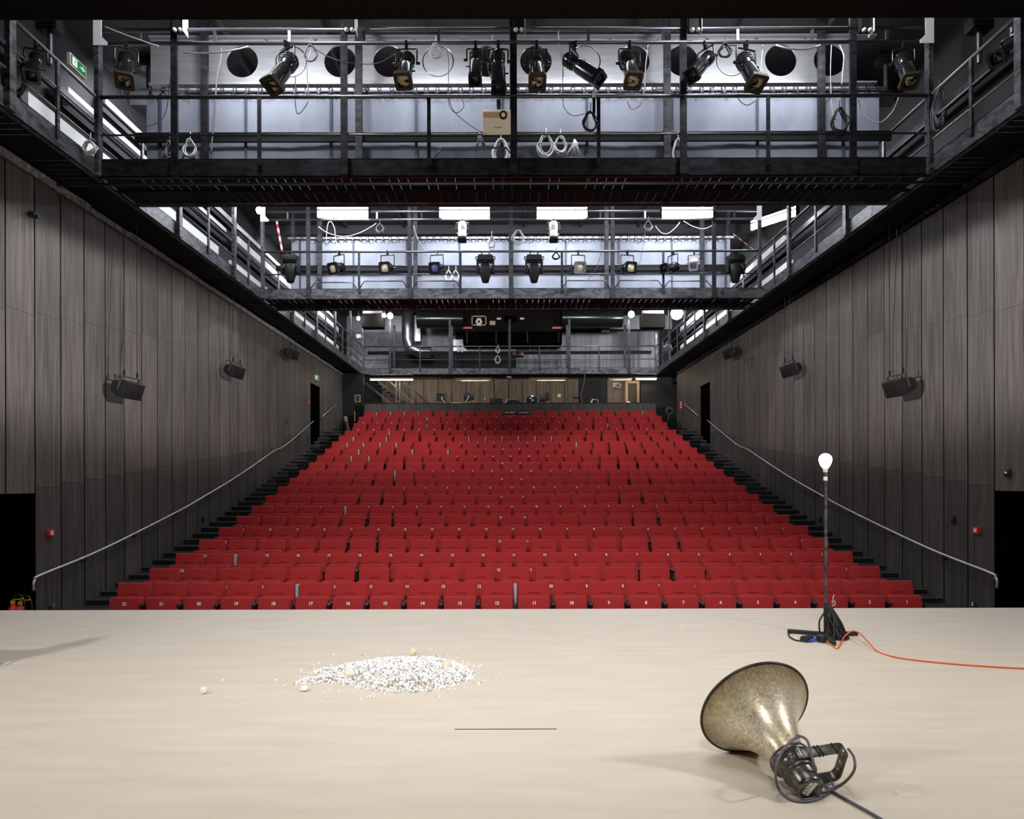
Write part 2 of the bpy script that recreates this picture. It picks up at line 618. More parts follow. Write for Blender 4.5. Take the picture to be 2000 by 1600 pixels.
# concrete ledge on top of the cladding, under the gallery
for sx, nm in ((-1, 'trim_1'), (1, 'trim_2')):
    b = MB()
    rnd = random.Random(5)
    y = 8.6
    while y < 30.0:
        y2 = min(y + rnd.uniform(0.5, 1.6), 30.0)
        e = rnd.uniform(-0.012, 0.012)
        h = rnd.uniform(-0.012, 0.02)
        b.box(*sorted((sx * (W - 0.015 + e), sx * 7.95)), y, y2, ZWT + 0.03, ZWT + 0.135 + h)
        y = y2
    struct(b.build(nm, M['concrete'] if sx < 0 else M['steel']))
# doorways: lower pair beside the stage, upper pair at the cross aisle
for i, (sx, ya, yb_, za, zb) in enumerate(((-1, 9.24, 10.46, -0.9, 1.40), (1, 9.24, 10.46, -0.9, 1.40), (-1, 25.124, 26.346, 2.9, 5.23), (1, 25.124, 26.346, 2.9, 5.23))):
    b = MB()
    xs = sorted((sx * (W + 0.45), sx * (W + 0.50)))
    b.box(*xs, ya - 0.3, yb_ + 0.3, za, zb + 0.1)
    b.box(*sorted((sx * (W + 0.02), sx * (W + 0.5))), ya - 0.06, ya - 0.012, za, zb)
    b.box(*sorted((sx * (W + 0.02), sx * (W + 0.5))), yb_ + 0.012, yb_ + 0.06, za, zb)
    b.box(*sorted((sx * (W + 0.0), sx * (W + 0.5))), ya - 0.01, yb_ + 0.01, zb + 0.002, zb + 0.05)
    struct(b.build('door_%d' % (i + 1), M['void']))

# ---- ceiling and upper side walls
b = MB()
b.box(-8.2, 8.2, 8.6, 33.6, ZC, ZC + 0.1)
for y in (14.2, 16.4, 21.6, 24.2, 27.0):
    b.box(-8.1, 8.1, y, y + 0.16, ZC - 0.28, ZC)
for x in (-5.2, -3.4, -1.6, 0.4, 2.2, 4.0, 5.6):
    b.box(x, x + 0.05, 9.0, 33.0, ZC - 0.1, ZC)
struct(b.build('ceiling', M['ceil']))
for sx, nm in ((-1, 'wall_upper_left'), (1, 'wall_upper_right')):
    b = MB()
    b.box(*sorted((sx * WO, sx * (WO + 0.06))), 8.3, 33.6, ZWT + 0.1, ZC)
    struct(b.build(nm, M['black']))
    b = MB()
    b.box(*sorted((sx * (WO - 0.05), sx * WO)), 8.6, 31.5, 6.95, 7.30)
    struct(b.build(nm + '_strip', M['concrete']))
# proscenium header seen along the top edge
b = MB()
b.box(-9.6, 9.6, 8.0, 8.42, 7.315, 11.0)
struct(b.build('trim_3', M['header']))
# stage house behind the camera (keeps the stage enclosed)
b = MB()
b.box(-9.6, 9.6, -4.1, -4.0, -0.8, 11)
b.box(-9.6, -9.5, -4.0, 8.4, -0.8, 11)
b.box(9.5, 9.6, -4.0, 8.4, -0.8, 11)
b.box(-9.6, 9.6, -4.0, 8.4, 11, 11.1)
struct(b.build('wall_stage', M['header']))
# proscenium sides
b = MB()
for sx in (-1, 1):
    b.box(*sorted((sx * W, sx * 9.6)), 8.3, 8.6, -0.8, 11)
struct(b.build('wall_front', M['header']))

# ---- white cable duct boards along the upper walls
for (sx, z0, z1, ya, yb_, lab) in ((-1, 8.18, 8.52, 11.9, 18.6, 'wide white sheet metal duct high on the upper wall left of the bridges'),
                                   (-1, 7.45, 7.86, 10.9, 18.2, 'white metal duct below the upper duct on the wall left of the bridges'),
                                   (-1, 8.75, 8.95, 13.0, 30.5, 'narrow white duct just under the ceiling on the left upper wall'),
                                   (-1, 8.18, 8.62, 19.4, 31.0, 'long white duct on the left upper wall behind the second bridge'),
                                   (-1, 7.40, 7.80, 19.0, 31.0, 'lower white duct on the left upper wall behind the second bridge'),
                                   (1, 8.18, 8.60, 19.4, 31.0, 'long white duct on the right upper wall behind the second bridge'),
                                   (1, 7.40, 7.78, 19.0, 31.0, 'lower white duct on the right upper wall behind the second bridge')):
    b = MB()
    y = ya
    while y < yb_ - 0.1:
        y2 = min(y + 2.4, yb_)
        b.box(*sorted((sx * (WO - 0.09), sx * (WO - 0.20))), y, y2 - 0.012, z0, z1)
        y = y2
    o = b.build('cable_duct', M['white'])
    tag(o, lab, 'duct', 'white ducts on the upper walls')

# ================================================================ SEATS
ORD = ['front', 'second', 'third', 'fourth', 'fifth', 'sixth', 'seventh', 'eighth', 'ninth', 'tenth', 'eleventh', 'twelfth', 'thirteenth', 'fourteenth']


def nth(n):
    return '%d%s' % (n, {1: 'st', 2: 'nd', 3: 'rd'}.get(n, 'th'))


def tilt(deg, py, pz):
    return Matrix.Translation((0, py, pz)) @ Matrix.Rotation(math.radians(deg), 4, 'X') @ Matrix.Translation((0, -py, -pz))


def seat_parts():
    # backrest, leaning back, top edge at y=0 z=.85
    bk = MB()
    bk.box(-0.238, 0.238, -0.085, 0.0, 0.40, 0.852, 0, tilt(-9, -0.04, 0.85))
    back = bk.mesh('backrest', [M['red'], M['crease_shadow']], 0.024, 3)
    cr = MB()
    cr.box(-0.085, 0.085, -0.0875, -0.08, 0.683, 0.690, 1, tilt(-9, -0.04, 0.85))
    bm = bmesh.new()
    bm.from_mesh(back)
    t = cr.mesh('t', [M['red'], M['crease_shadow']])
    bm.from_mesh(t)
    bm.to_mesh(back)
    bm.free()
    bpy.data.meshes.remove(t)
    st = MB()
    tp = [(-0.232, 0.36), (-0.19, 0.25), (0.19, 0.25), (0.232, 0.36), (0.232, 0.672), (-0.232, 0.672)]
    mt = tilt(-7, -0.25, 0.67) @ Matrix(((1, 0, 0, 0), (0, 0, -1, -0.20), (0, 1, 0, 0), (0, 0, 0, 1)))
    st.prism(tp, 0.0, 0.12, mt)
    seat = st.mesh('seat', [M['red']], 0.026, 3)
    ar = MB().box(0.243, 0.297, -0.40, -0.06, 0.545, 0.59).mesh('armrest', [M['plastic']], 0.012, 2)
    lg = MB()
    lg.box(0.256, 0.284, -0.30, -0.10, 0.0, 0.545)
    lg.box(0.245, 0.295, -0.38, -0.02, 0.0, 0.025)
    leg = lg.mesh('pedestal', [M['plastic']])
    pn = MB().box(0.249, 0.291, -0.11, 0.01, 0.44, 0.825).mesh('side_panel', [M['greyplastic']], 0.008, 2)
    return back, seat, ar, leg, pn


S_BACK, S_SEAT, S_ARM, S_LEG, S_PANEL = seat_parts()


def mk(name, me, parent, loc=(0, 0, 0)):
    o = bpy.data.objects.new(name, me)
    C.objects.link(o)
    o.parent = parent
    o.location = loc
    return o


def num_mesh(n):
    me = text_mesh(str(n), 0.062, 0.001, 0.0022)
    if not me.materials:
        me.materials.append(M['num'])
    return me


def row_x(r):
    n, p = (22, 0.54) if r % 2 == 0 else (21, 0.5663)
    return [(i - (n - 1) / 2) * p for i in range(n)], p


# pale side panels seen between seats: (row index, pixel x)
PANELS = [(0, 1002), (0, 572), (2, 460), (6, 690), (10, 772), (12, 688), (12, 722), (13, 704), (13, 807), (13, 876)]
panel_at = set()
for r, px in PANELS:
    xs, p = row_x(r)
    X = CX + (px - UX) * DROW[r] / FPX
    i = min(range(len(xs)), key=lambda k: abs(xs[k] + p / 2 - X))
    panel_at.add((r, i))
ny, nz = -0.333, 0.585
for r in range(14):
    xs, p = row_x(r)
    for i, x in enumerate(xs):
        no = len(xs) - i
        if r == 0:
            lab = 'red folding theatre seat showing number %d in the front row at the stage' % no
        else:
            k = '%s from the right end' % nth(no) if no <= 11 else '%s from the left end' % nth(i + 1)
            lab = 'red folding theatre seat, %s, %s row from the stage' % (k, ORD[r])
        s = empty('theatre_seat', (x, DROW[r], ZF[r]), lab, 'theatre seat', 'red folding seats in the rising rows')
        mk('backrest', S_BACK, s)
        mk('seat', S_SEAT, s)
        mk('pedestal', S_LEG, s)
        if (r, i) in panel_at:
            q = mk('side_panel', S_PANEL, s)
            q['label'] = 'pale grey side panel'
        elif i < len(xs) - 1:
            mk('armrest', S_ARM, s)
        q = mk('number', num_mesh(no), s, (0, ny, nz))
        q.rotation_euler = (math.radians(90 - 7), 0, 0)
# the far rows as one mass
b = MB()


def add_mesh(b, me, off, mi):
    b.add([v.co + off for v in me.vertices], [tuple(p.vertices) for p in me.polygons], True, mi)


FARP = [(14, 680), (14, 712), (14, 744), (14, 775), (14, 1124), (15, 694), (15, 758), (15, 917), (15, 949), (15, 980), (15, 1013), (15, 1044), (15, 1077), (16, 762), (17, 836),
        (18, 836), (18, 1131), (19, 739), (19, 766), (19, 793), (19, 820), (19, 1254), (17, 1183)]
for r in range(14, 20):
    xs, p = row_x(r)
    fp = set()
    for rr, px in FARP:
        if rr == r:
            X = CX + (px - UX) * DROW[r] / FPX
            fp.add(min(range(len(xs)), key=lambda k: abs(xs[k] + p / 2 - X)))
    for i, x in enumerate(xs):
        off = Vector((x, DROW[r], ZF[r]))
        add_mesh(b, S_BACK, off, 0)
        add_mesh(b, S_SEAT, off, 0)
        add_mesh(b, S_LEG, off, 1)
        if i in fp:
            add_mesh(b, S_PANEL, off, 3)
        t = num_mesh(len(xs) - i)
        mt = Matrix.Translation(off + Vector((0, ny, nz))) @ Matrix.Rotation(math.radians(83), 4, 'X')
        b.add([mt @ v.co for v in t.vertices], [tuple(q.vertices) for q in t.polygons], False, 2)
o = b.build('theatre_seating', [M['red'], M['plastic'], M['num'], M['greyplastic']])
tag(o, 'six farthest rows of red folding seats below the control desk parapet', 'theatre seats', None, 'stuff')
# black covers on two seats of the last row
xs, p = row_x(19)
for px, lab in ((996, 'black seat cover with white lettering in the last row, left one of two'), (1023, 'black seat cover with white lettering in the last row, right one of two')):
    X = CX + (px - UX) * DROW[19] / FPX
    x = min(xs, key=lambda q: abs(q - X))
    b = MB()
    b.box(-0.255, 0.255, -0.10, 0.012, 0.66, 0.865, 0, tilt(-9, -0.04, 0.85))
    s = empty('seat_cover', (x, DROW[19], ZF[19]), lab, 'seat cover', 'black covers on the last row')
    b.build('cover', M['plastic'], s, 0.02, 2, True)
    b = MB()
    rr = random.Random(px)
    q = -0.2
    while q < 0.19:
        wd = rr.uniform(0.018, 0.03)
        if not -0.06 < q < -0.035:
            b.box(q, q + wd, -0.108, -0.103, 0.755, 0.755 + rr.choice((0.035, 0.045, 0.05)), 0, tilt(-9, -0.04, 0.85))
        q += wd + 0.007
    b.build('lettering', M['num'], s, 0, 2, True)

# ================================================================ HANDRAILS
HR = [(10.31, -1.62), (10.30, -1.52), (10.34, -1.45), (10.48, -1.40), (12.06, -1.165), (14.8, -0.62), (16.0, -0.34), (17.6, 0.05), (19.4, 0.54), (20.9, 0.97), (22.1, 1.24), (25.2, 2.27)]
for sx, side in ((-1, 'left'), (1, 'right')):
    for part in (0, 1):
        pts = [(y, z) for y, z in HR] if part == 0 else [(26.4, 2.56), (28.5, 3.25)]
        b = MB()
        pp = smooth_pts([(sx * (W - 0.08), y, CZ + z) for y, z in pts], 5) if part == 0 else [(sx * (W - 0.08), y, CZ + z) for y, z in pts]
        b.tube(pp, 0.021, 8)
        r = empty('handrail', (sx * (W - 0.08), pts[0][0], CZ + pts[0][1]), ('long grey steel handrail rising along the %s wall from the stage to the upper door' if part == 0 else 'short handrail on the %s wall above the upper door') % side, 'handrail')
        b.build('rail', M['rail'], r)
        ys = [11.6, 13.2, 14.8, 16.4, 18.0, 19.8, 21.6, 23.6] if part == 0 else [27.0, 28.1]
        for y in ys:
            q = min(range(len(pp) - 1), key=lambda k: abs(pp[k][1] - y))
            z = pp[q][2] + (pp[q + 1][2] - pp[q][2]) * (y - pp[q][1]) / max(1e-6, pp[q + 1][1] - pp[q][1])
            b = MB()
            b.tube([(sx * (W - 0.08), y, z - 0.015), (sx * (W - 0.08), y, z - 0.07), (sx * (W - 0.0), y, z - 0.085)], 0.009, 6)
            b.cb((sx * (W - 0.004), y, z - 0.085), (0.008, 0.05, 0.05))
            b.build('bracket', M['plastic'], r)
# ================================================================ BRIDGES AND GALLERIES
PXS = [-5.36, -2.68, 0.0, 2.68, 5.36]
BH = 0.285          # beam height


def bridge(D0, D1, label, upper=True, rail_top=True, steel='mill', lower=()):
    r = empty('lighting_bridge', (0, D0, ZG), label, 'lighting bridge', 'steel lighting bridges across the hall')
    b = MB().box(-WG, WG, D0, D0 + 0.012, ZG, ZG + BH)
    b.box(-WG, WG, D0, D0 + 0.09, ZG, ZG + 0.012)
    b.box(-WG, WG, D0, D0 + 0.09, ZG + BH - 0.012, ZG + BH)
    b.build('front_beam', M[steel], r)
    b = MB().box(-WG, WG, D1 - 0.09, D1, ZG, ZG + 0.20)
    b.build('rear_beam', M['steel'], r)
    # planks of the walkway with open slots between them
    b = MB()
    x = -WG + 0.02
    rp = random.Random(int(D0 * 7))
    while x < WG - 0.1:
        b.box(x, x + rp.choice((0.140, 0.140, 0.142, 0.1525)), D0 + 0.10, D0 + 0.10 + (D1 - D0 - 0.2) * 0.47, ZG + 0.03, ZG + 0.036)
        b.box(x + 0.01, x + 0.01 + rp.choice((0.140, 0.140, 0.142, 0.1525)), D0 + 0.10 + (D1 - D0 - 0.2) * 0.53, D1 - 0.10, ZG + 0.03, ZG + 0.036)
        x += 0.1525
    b.box(-WG, WG, D0 + 0.10 + (D1 - D0 - 0.2) * 0.46, D0 + 0.10 + (D1 - D0 - 0.2) * 0.54, ZG - 0.0, ZG + 0.03)
    b.build('walkway_planks', M['plank'], r)
    top = ZC if upper else ZG + 2.45
    for x in PXS:
        b = MB().box(x - 0.052, x + 0.052, D0 - 0.045, D0 + 0.0, ZG + 0.0, top)
        b.box(x - 0.062, x + 0.062, D0 - 0.052, D0 - 0.045, ZG + 0.01, ZG + BH - 0.01)
        for dx in (-0.085, 0.085):
            for dz in (0.04, BH - 0.05):
                b.cyl((x + dx, D0 - 0.015, ZG + dz), (x + dx, D0, ZG + dz), 0.014, 6)
        b.build('post', M['steel'], r)
    for x in PXS:
        b = MB().box(x - 0.06, x + 0.06, D1 - 0.16, D1 - 0.10, ZG + 0.06, top)
        b.build('rear_post', M['steel'], r)
    zt = ZG + BH + 0.965
    b = MB().tube([(-WG, D0 - 0.02, zt), (WG, D0 - 0.02, zt)], 0.030, 10)
    b.build('top_rail', M['pipe'], r)
    b = MB().tube([(-WG, D0 - 0.01, zt - 0.595), (WG, D0 - 0.01, zt - 0.595)], 0.017, 8)
    b.build('middle_rail', M['pipe'], r)
    for k in range(4):
        x = (PXS[k] + PXS[k + 1]) / 2 + 0.0
        b = MB().box(x - 0.028, x + 0.028, D0 - 0.04, D0 - 0.008, ZG + BH - 0.13, zt)
        b.box(x - 0.04, x + 0.04, D0 - 0.046, D0 - 0.04, ZG + BH - 0.13, ZG + BH - 0.02)
        b.build('baluster', M['steel'], r)
    for (x0, x1, dz) in lower:
        b = MB().tube([(x0, D0 - 0.01, ZG + BH + 0.01), (x0 + 0.12, D0 - 0.01, ZG + BH + dz), (x1 - 0.12, D0 - 0.01, ZG + BH + dz), (x1, D0 - 0.01, ZG + BH + 0.01)], 0.016, 8)
        b.build('toe_rail', M['pipe'], r)
    if upper:
        z1, z2 = ZG + 2.10, ZG + 2.31
        b = MB()
        b.tube([(-WG, D0 - 0.02, z1), (WG, D0 - 0.02, z1)], 0.030, 10)
        b.build('lamp_bar', M['pipe'], r)
        b = MB()
        b.tube([(-WG, D0 - 0.02, z2), (WG, D0 - 0.02, z2)], 0.030, 10)
        for k in range(11):
            x = -5.9 + k * 1.18
            b.box(x - 0.02, x + 0.02, D0 - 0.04, D0, z1, z2)
        b.build('upper_lamp_bar', M['pipe'], r)
    b = MB().box(-WG, WG, D1 - 0.10, D1 - 0.055, ZG + 1.10, ZG + 1.23)
    b.build('rear_rail', M['plank'], r)
    b = MB().tube([(-WG, D1 - 0.12, ZG + 1.24), (WG, D1 - 0.12, ZG + 1.24)], 0.014, 8)
    b.build('rear_top_rail', M['pipe'], r)
    return r


B1, B1b, B2, B2b, B3, B3b = 10.81, 12.0, 18.06, 19.28, 30.65, 31.85
br1 = bridge(B1, B1b, 'black steel bridge nearest the stage, carrying the beige projector', True, True, 'steel', ((-1.25, 0.0, 0.155),))
br2 = bridge(B2, B2b, 'second steel bridge, hung with moving heads and round lamps below four fluorescent lights', True, True, 'mill', ((-5.3, -4.1, 0.16), (-4.0, -2.75, 0.19), (-2.6, -1.35, 0.19), (1.36, 2.6, 0.19), (2.75, 4.0, 0.19), (4.05, 5.3, 0.17)))
br3 = bridge(B3, B3b, 'rear steel bridge over the control desk at the back wall', False, True, 'mill')
b = MB().tube([(-7.3, B1 + 0.1, ZG - 0.075), (7.3, B1 + 0.1, ZG - 0.075)], 0.024, 10)
for x in (-4.4, -1.1, 1.2, 5.0):
    b.cyl((x, B1 + 0.1, ZG - 0.075), (x, B1 + 0.1, ZG + 0.01), 0.02, 6)
tag(b.build('lighting_pipe', M['pipe']), 'long thin steel pipe hung under the front bridge from wall to wall', 'pipe')


def gallery(sx, label):
    r = empty('side_gallery', (sx * WG, 20, ZG), label, 'gallery', 'side galleries above the walls')
    b = MB()
    xa, xb = sx * WG, sx * (WG + 0.012)
    b.box(*sorted((xa, xb)), 8.5, 31.85, ZG, ZG + BH)
    b.box(*sorted((xa, xa + sx * 0.09)), 8.5, 31.85, ZG, ZG + 0.012)
    b.box(*sorted((xa, xa + sx * 0.09)), 8.5, 31.85, ZG + BH - 0.012, ZG + BH)
    b.build('edge_beam', M['mill'], r)
    b = MB()
    y = 8.5
    k = 0
    while y < 31.7:
        b.box(*sorted((sx * (WG + 0.09), sx * (WO - 0.02))), y, y + (0.1525 if k % 11 > 6 else 0.138), ZG + 0.03, ZG + 0.036)
        y += 0.1525
        k += 1
    b.build('walkway_planks', M['plank'], r)
    ys = [8.88, B1 - 0.02, 13.45, 16.15, B2 - 0.02, 20.6, 23.1, 25.6, 28.1, B3 - 0.02]
    for j in range(10):
        y = ys[j]
        b = MB().box(*sorted((xa - sx * 0.07, xa)), y - 0.06, y + 0.06, ZG, ZC)
        b.build('post', M['mill'], r)
        if j < 9:
            y = (ys[j] + ys[j + 1]) / 2
            b = MB().box(*sorted((xa - sx * 0.035, xa)), y - 0.03, y + 0.03, ZG + 0.13, ZG + BH + 0.965)
            b.build('baluster', M['mill'], r)
    for yy in (B1, B2):
        b = MB()
        mt = Matrix.Translation((sx * (WG - 0.02), yy - 0.09, 0)) @ Matrix(((-sx, 0, 0, 0), (0, 0, 1, 0), (0, 1, 0, 0), (0, 0, 0, 1)))
        b.prism([(-0.02, 8.48), (0.20, 8.48), (0.20, 8.53), (0.11, 8.62), (0.11, 8.95), (-0.02, 8.95)], -0.006, 0.006, mt)
        b.build('gusset_plate', M['white'], r)
    zt = ZG + BH + 0.965
    for nm, zz, rr in (('top_rail', zt, 0.028), ('middle_rail', zt - 0.40, 0.016), ('lower_rail', zt - 0.72, 0.016)):
        b = MB().tube([(xa - sx * 0.01, 8.5, zz), (xa - sx * 0.01, B3, zz)], rr, 8)
        b.build(nm, M['pipe'], r)
    b = MB().box(*sorted((sx * (WO - 0.28), sx * (WO - 0.22))), 8.6, 31.5, ZG + 1.75, ZG + 1.90)
    b.build('wall_channel', M['steel'], r)
    return r


gallery(-1, 'steel gallery with railing along the left wall')
gallery(1, 'steel gallery with railing along the right wall')


# ---- blue grey cloths tied to battens behind the first two bridges
def cloth(D, label, x0, x1):
    r = empty('backing_cloth', (0, D, ZG), label, 'cloth', 'blue grey cloths behind the bridges')
    rn = random.Random(int(D * 10))
    zt, zb = 8.45, ZG + 0.05
    n = 80
    vs, fs = [], []
    for j in range(9):
        for i in range(n + 1):
            x = x0 + (x1 - x0) * i / n
            vs.append((x, D + 0.012 * math.sin(x * 3.1 + j * 0.4) * math.sin(x * 1.3) + 0.006 * math.sin(x * 14) * (j / 8), zb + (zt - zb) * j / 8))
    for j in range(8):
        for i in range(n):
            a = j * (n + 1) + i
            fs.append((a, a + 1, a + n + 2, a + n + 1))
    MB().add(vs, fs, True).build('fabric', M['cloth'], r)
    b = MB()
    x = x0 + 0.25
    while x < x1:
        b.box(x - 0.022, x + 0.022, D - 0.035, D - 0.022, zb, zt)
        x += 1.50
    b.build('seam', M['seam'], r)
    b = MB().tube([(x0 - 0.1, D - 0.02, zt + 0.06), (x1 + 0.1, D - 0.02, zt + 0.06)], 0.032, 10)
    b.build('batten', M['white'], r)
    tb = MB()
    tb.tube([(0, -0.045, 0.04), (0.025, -0.05, 0.0), (0.0, -0.05, -0.06), (-0.02, -0.05, 0.0), (0, -0.045, 0.04)], 0.008, 5)
    tb.tube([(0, -0.05, -0.05), (0.03, -0.055, -0.10), (0.05, -0.055, -0.12)], 0.007, 5)
    tb.tube([(0, -0.05, -0.05), (-0.03, -0.055, -0.09), (-0.05, -0.055, -0.13)], 0.007, 5)
    tb.cb((0.0, -0.055, -0.055), (0.03, 0.025, 0.035))
    me = tb.mesh('tie', [M['steel']])
    x = x0 + 0.1
    while x < x1 - 0.05:
        o = bpy.data.objects.new('tie', me)
        C.objects.link(o)
        o.parent = r
        o.location = Vector((x, D, zt + 0.06)) - r.location
        o.scale = (rn.uniform(1.2, 1.7) * rn.choice((-1, 1)), 1.2, rn.uniform(1.0, 1.3))
        x += rn.uniform(0.185, 0.225)
    return r


cloth(B1b + 0.03, 'blue grey cloth tied to a white batten behind the front bridge', -6.45, 6.45)
cloth(B2b + 0.03, 'blue grey cloth tied to a white batten behind the second bridge', -6.2, 6.2)

# ---- cellular roof beam with round openings
b = MB()
zb0, zb1 = CZ + 7.20, CZ + 8.02
yb0 = B1b + 0.35
xs0, step, rad = -5.0, 0.886, 0.287


def circle_panel(b, xc, half, z0, z1, zc, r, y, n=32):
    """square web panel with a round opening"""
    vs, fs = [], []
    for k in range(n):
        an = 2 * PI * k / n
        c, s_ = math.cos(an), math.sin(an)
        vs.append((xc + r * c, y, zc + r * s_))
        t = min(half / abs(c) if abs(c) > 1e-6 else 1e9, ((z1 - zc) if s_ > 0 else (zc - z0)) / abs(s_) if abs(s_) > 1e-6 else 1e9)
        vs.append((xc + t * c, y, zc + t * s_))
        vs.append((xc + r * c, y + 0.03, zc + r * s_))
    for k in range(n):
        k2 = (k + 1) % n
        fs.append((3 * k, 3 * k + 1, 3 * k2 + 1, 3 * k2))
        fs.append((3 * k, 3 * k2, 3 * k2 + 2, 3 * k + 2))
    b.add(vs, fs)
    for sx in (-1, 1):
        for (zc2, sg) in ((z0, -1), (z1, 1)):
            pass


plates = []
for k in range(13):
    xc = CX + (475 - UX) * yb0 / FPX + (k) * step
    if xc > 6.3:
        break
    circle_panel(b, xc, step / 2, zb0, zb1, CZ + (VY - 119) * yb0 / FPX, rad, yb0, 64)
    if k % 3 == 1:
        plates.append(xc)
b.box(-6.55, CX + (475 - UX) * yb0 / FPX - step / 2, yb0, yb0 + 0.03, zb0, zb1)
b.box(-6.55, 6.55, yb0 - 0.08, yb0 + 0.12, zb0 - 0.03, zb0)
b.box(-6.55, 6.55, yb0 - 0.08, yb0 + 0.12, zb1, zb1 + 0.03)
struct(b.build('ceiling_beam', M['gbeam']))
for i, xc in enumerate(plates):
    b = MB().lathe([(0, rad - 0.02), (0.01, rad - 0.02)], 32, (xc, yb0 + 0.012, CZ + (VY - 119) * yb0 / FPX), (xc, yb0 + 1.012, CZ + (VY - 119) * yb0 / FPX))
    tag(b.build('cover_disc', M['gbeam']), 'grey disc closing the %s covered round opening of the roof beam from the left' % ('first', 'second', 'third', 'fourth')[i], 'disc', 'closed openings of the roof beam')

# ================================================================ FLUORESCENT LIGHTS
fl = []


def fluo(x, y, z, L, label, m='fluo', rot=0.0):
    r = empty('fluorescent_light', (x, y, z), label, 'light fitting', 'fluorescent light fittings')
    r.rotation_euler = (0, 0, rot)
    b = MB().box(-L / 2 - 0.03, L / 2 + 0.03, 0.0, 0.06, -0.02, 0.15)
    b.box(-L / 2 - 0.03, -L / 2 - 0.015, -0.11, 0.06, -0.10, 0.19)
    b.box(L / 2 + 0.015, L / 2 + 0.03, -0.11, 0.06, -0.10, 0.19)
    b.build('housing', M['black'], r, 0, 2, True)
    for dz, rr in ((0.155, 0.022), (0.045, 0.040), (-0.045, 0.040)):
        MB().cyl((-L / 2, -0.06, dz), (L / 2, -0.06, dz), rr, 10).build('tube', M[m], r, 0, 2, True)
    return r


for px, lab in ((671, 'bright fluorescent fitting nearest the left gallery on the second bridge'), (908, 'bright fluorescent fitting left of the centre post of the second bridge'),
                (1097, 'bright fluorescent fitting right of the centre post of the second bridge'), (1341, 'bright fluorescent fitting nearest the right gallery on the second bridge')):
    p = P(px, 420, B2 - 0.12)
    fluo(p.x, p.y, p.z, 1.30, lab)
# ================================================================ STAGE LAMPS
def rsq(h, r, n=4):
    """rounded square outline"""
    out = []
    for qx, qy, a0 in ((1, 1, 0), (-1, 1, 90), (-1, -1, 180), (1, -1, 270)):
        for k in range(n + 1):
            a = math.radians(a0 + 90 * k / n)
            out.append((qx * (h - r) + r * math.cos(a), qy * (h - r) + r * math.sin(a)))
    return out


TOY = Matrix(((1, 0, 0, 0), (0, 0, -1, 0), (0, 1, 0, 0), (0, 0, 0, 1)))  # z -> -y


def yoke(w, h, r=0.014):
    b = MB()
    b.tube(smooth_pts([(-w, 0, -h), (-w, 0, -0.10), (-w * 0.75, 0, -0.075), (w * 0.75, 0, -0.075), (w, 0, -0.10), (w, 0, -h)], 3), r, 6)
    b.cb((0, 0, -0.04), (0.045, 0.05, 0.08))
    b.cb((0, 0, 0.0), (0.03, 0.09, 0.075))
    for s in (-1, 1):
        b.cyl((s * (w - 0.012), 0, -h), (s * (w + 0.05), 0, -h), 0.022, 8)
    return b


PROTO = {}


def proto_profile(key, m, gelm, lensm, L1=0.26, R1=0.115, L2=0.36, R2=0.112, gh=0.135, yh=0.30, strips=True):
    """profile spot: rear lamp house, barrel, gel frame, lens. Beam runs along -Y"""
    r = empty('profile_spotlight', (0, 0, 0), 'x', 'spotlight')
    yoke(R1 + 0.045, yh).build('yoke', M['body'], r, 0, 2, True)
    b = MB()
    b.lathe([(0, R1 * 0.55), (0.03, R1 * 0.92), (0.06, R1), (L1 - 0.04, R1 * 1.02), (L1, R1 * 0.86)], 14, (0, L1 * 0.75, 0), (0, L1 * 0.75 - 1, 0))
    for k in range(3):
        b.lathe([(0, R1 * 1.07), (0.012, R1 * 1.07)], 14, (0, L1 * 0.5 - 0.055 * k, 0), (0, L1 * 0.5 - 0.055 * k - 1, 0))
    o = b.build('body', M[m], r, 0, 2, True)
    o.location = (0, 0, -yh)
    y0 = -L1 * 0.25
    b = MB().lathe([(0, R1 * 0.86), (0.03, R2 * 0.93), (0.06, R2), (L2, R2 * 1.03)], 16, (0, y0, 0), (0, y0 - 1, 0))
    b.cb((R2 + 0.02, y0 - L2 * 0.4, 0), (0.05, 0.02, 0.012))
    b.cb((-R2 - 0.02, y0 - L2 * 0.25, 0), (0.06, 0.015, 0.012))
    b.build('barrel', M[m], o, 0, 2, True)
    y1 = y0 - L2
    b = MB()
    n = 24
    outer = rsq(gh, gh * 0.28, 5)
    vs, fs = [], []
    k = len(outer)
    for (x, z) in outer:
        a = math.atan2(z, x)
        vs += [(x, y1, z), (x, y1 - 0.06, z), (gh * 0.80 * math.cos(a), y1 - 0.06, gh * 0.80 * math.sin(a)), (gh * 0.80 * math.cos(a), y1 - 0.01, gh * 0.80 * math.sin(a))]
    for i in range(k):
        j = (i + 1) % k
        for q in range(3):
            fs.append((4 * i + q, 4 * j + q, 4 * j + q + 1, 4 * i + q + 1))
        fs.append((4 * i + 3, 4 * j + 3, 4 * j, 4 * i))
    b.add(vs, fs)
    b.build('gel_frame', M[gelm], o, 0, 2, True)
    b = MB().lathe([(0, gh * 0.80), (0.012, gh * 0.7), (0.03, gh * 0.4), (0.036, 0.01)], 18, (0, y1 - 0.012, 0), (0, y1 - 1, 0))
    b.build('lens', M['lens_reflection' if strips else lensm], o, 0, 2, True)
    return r


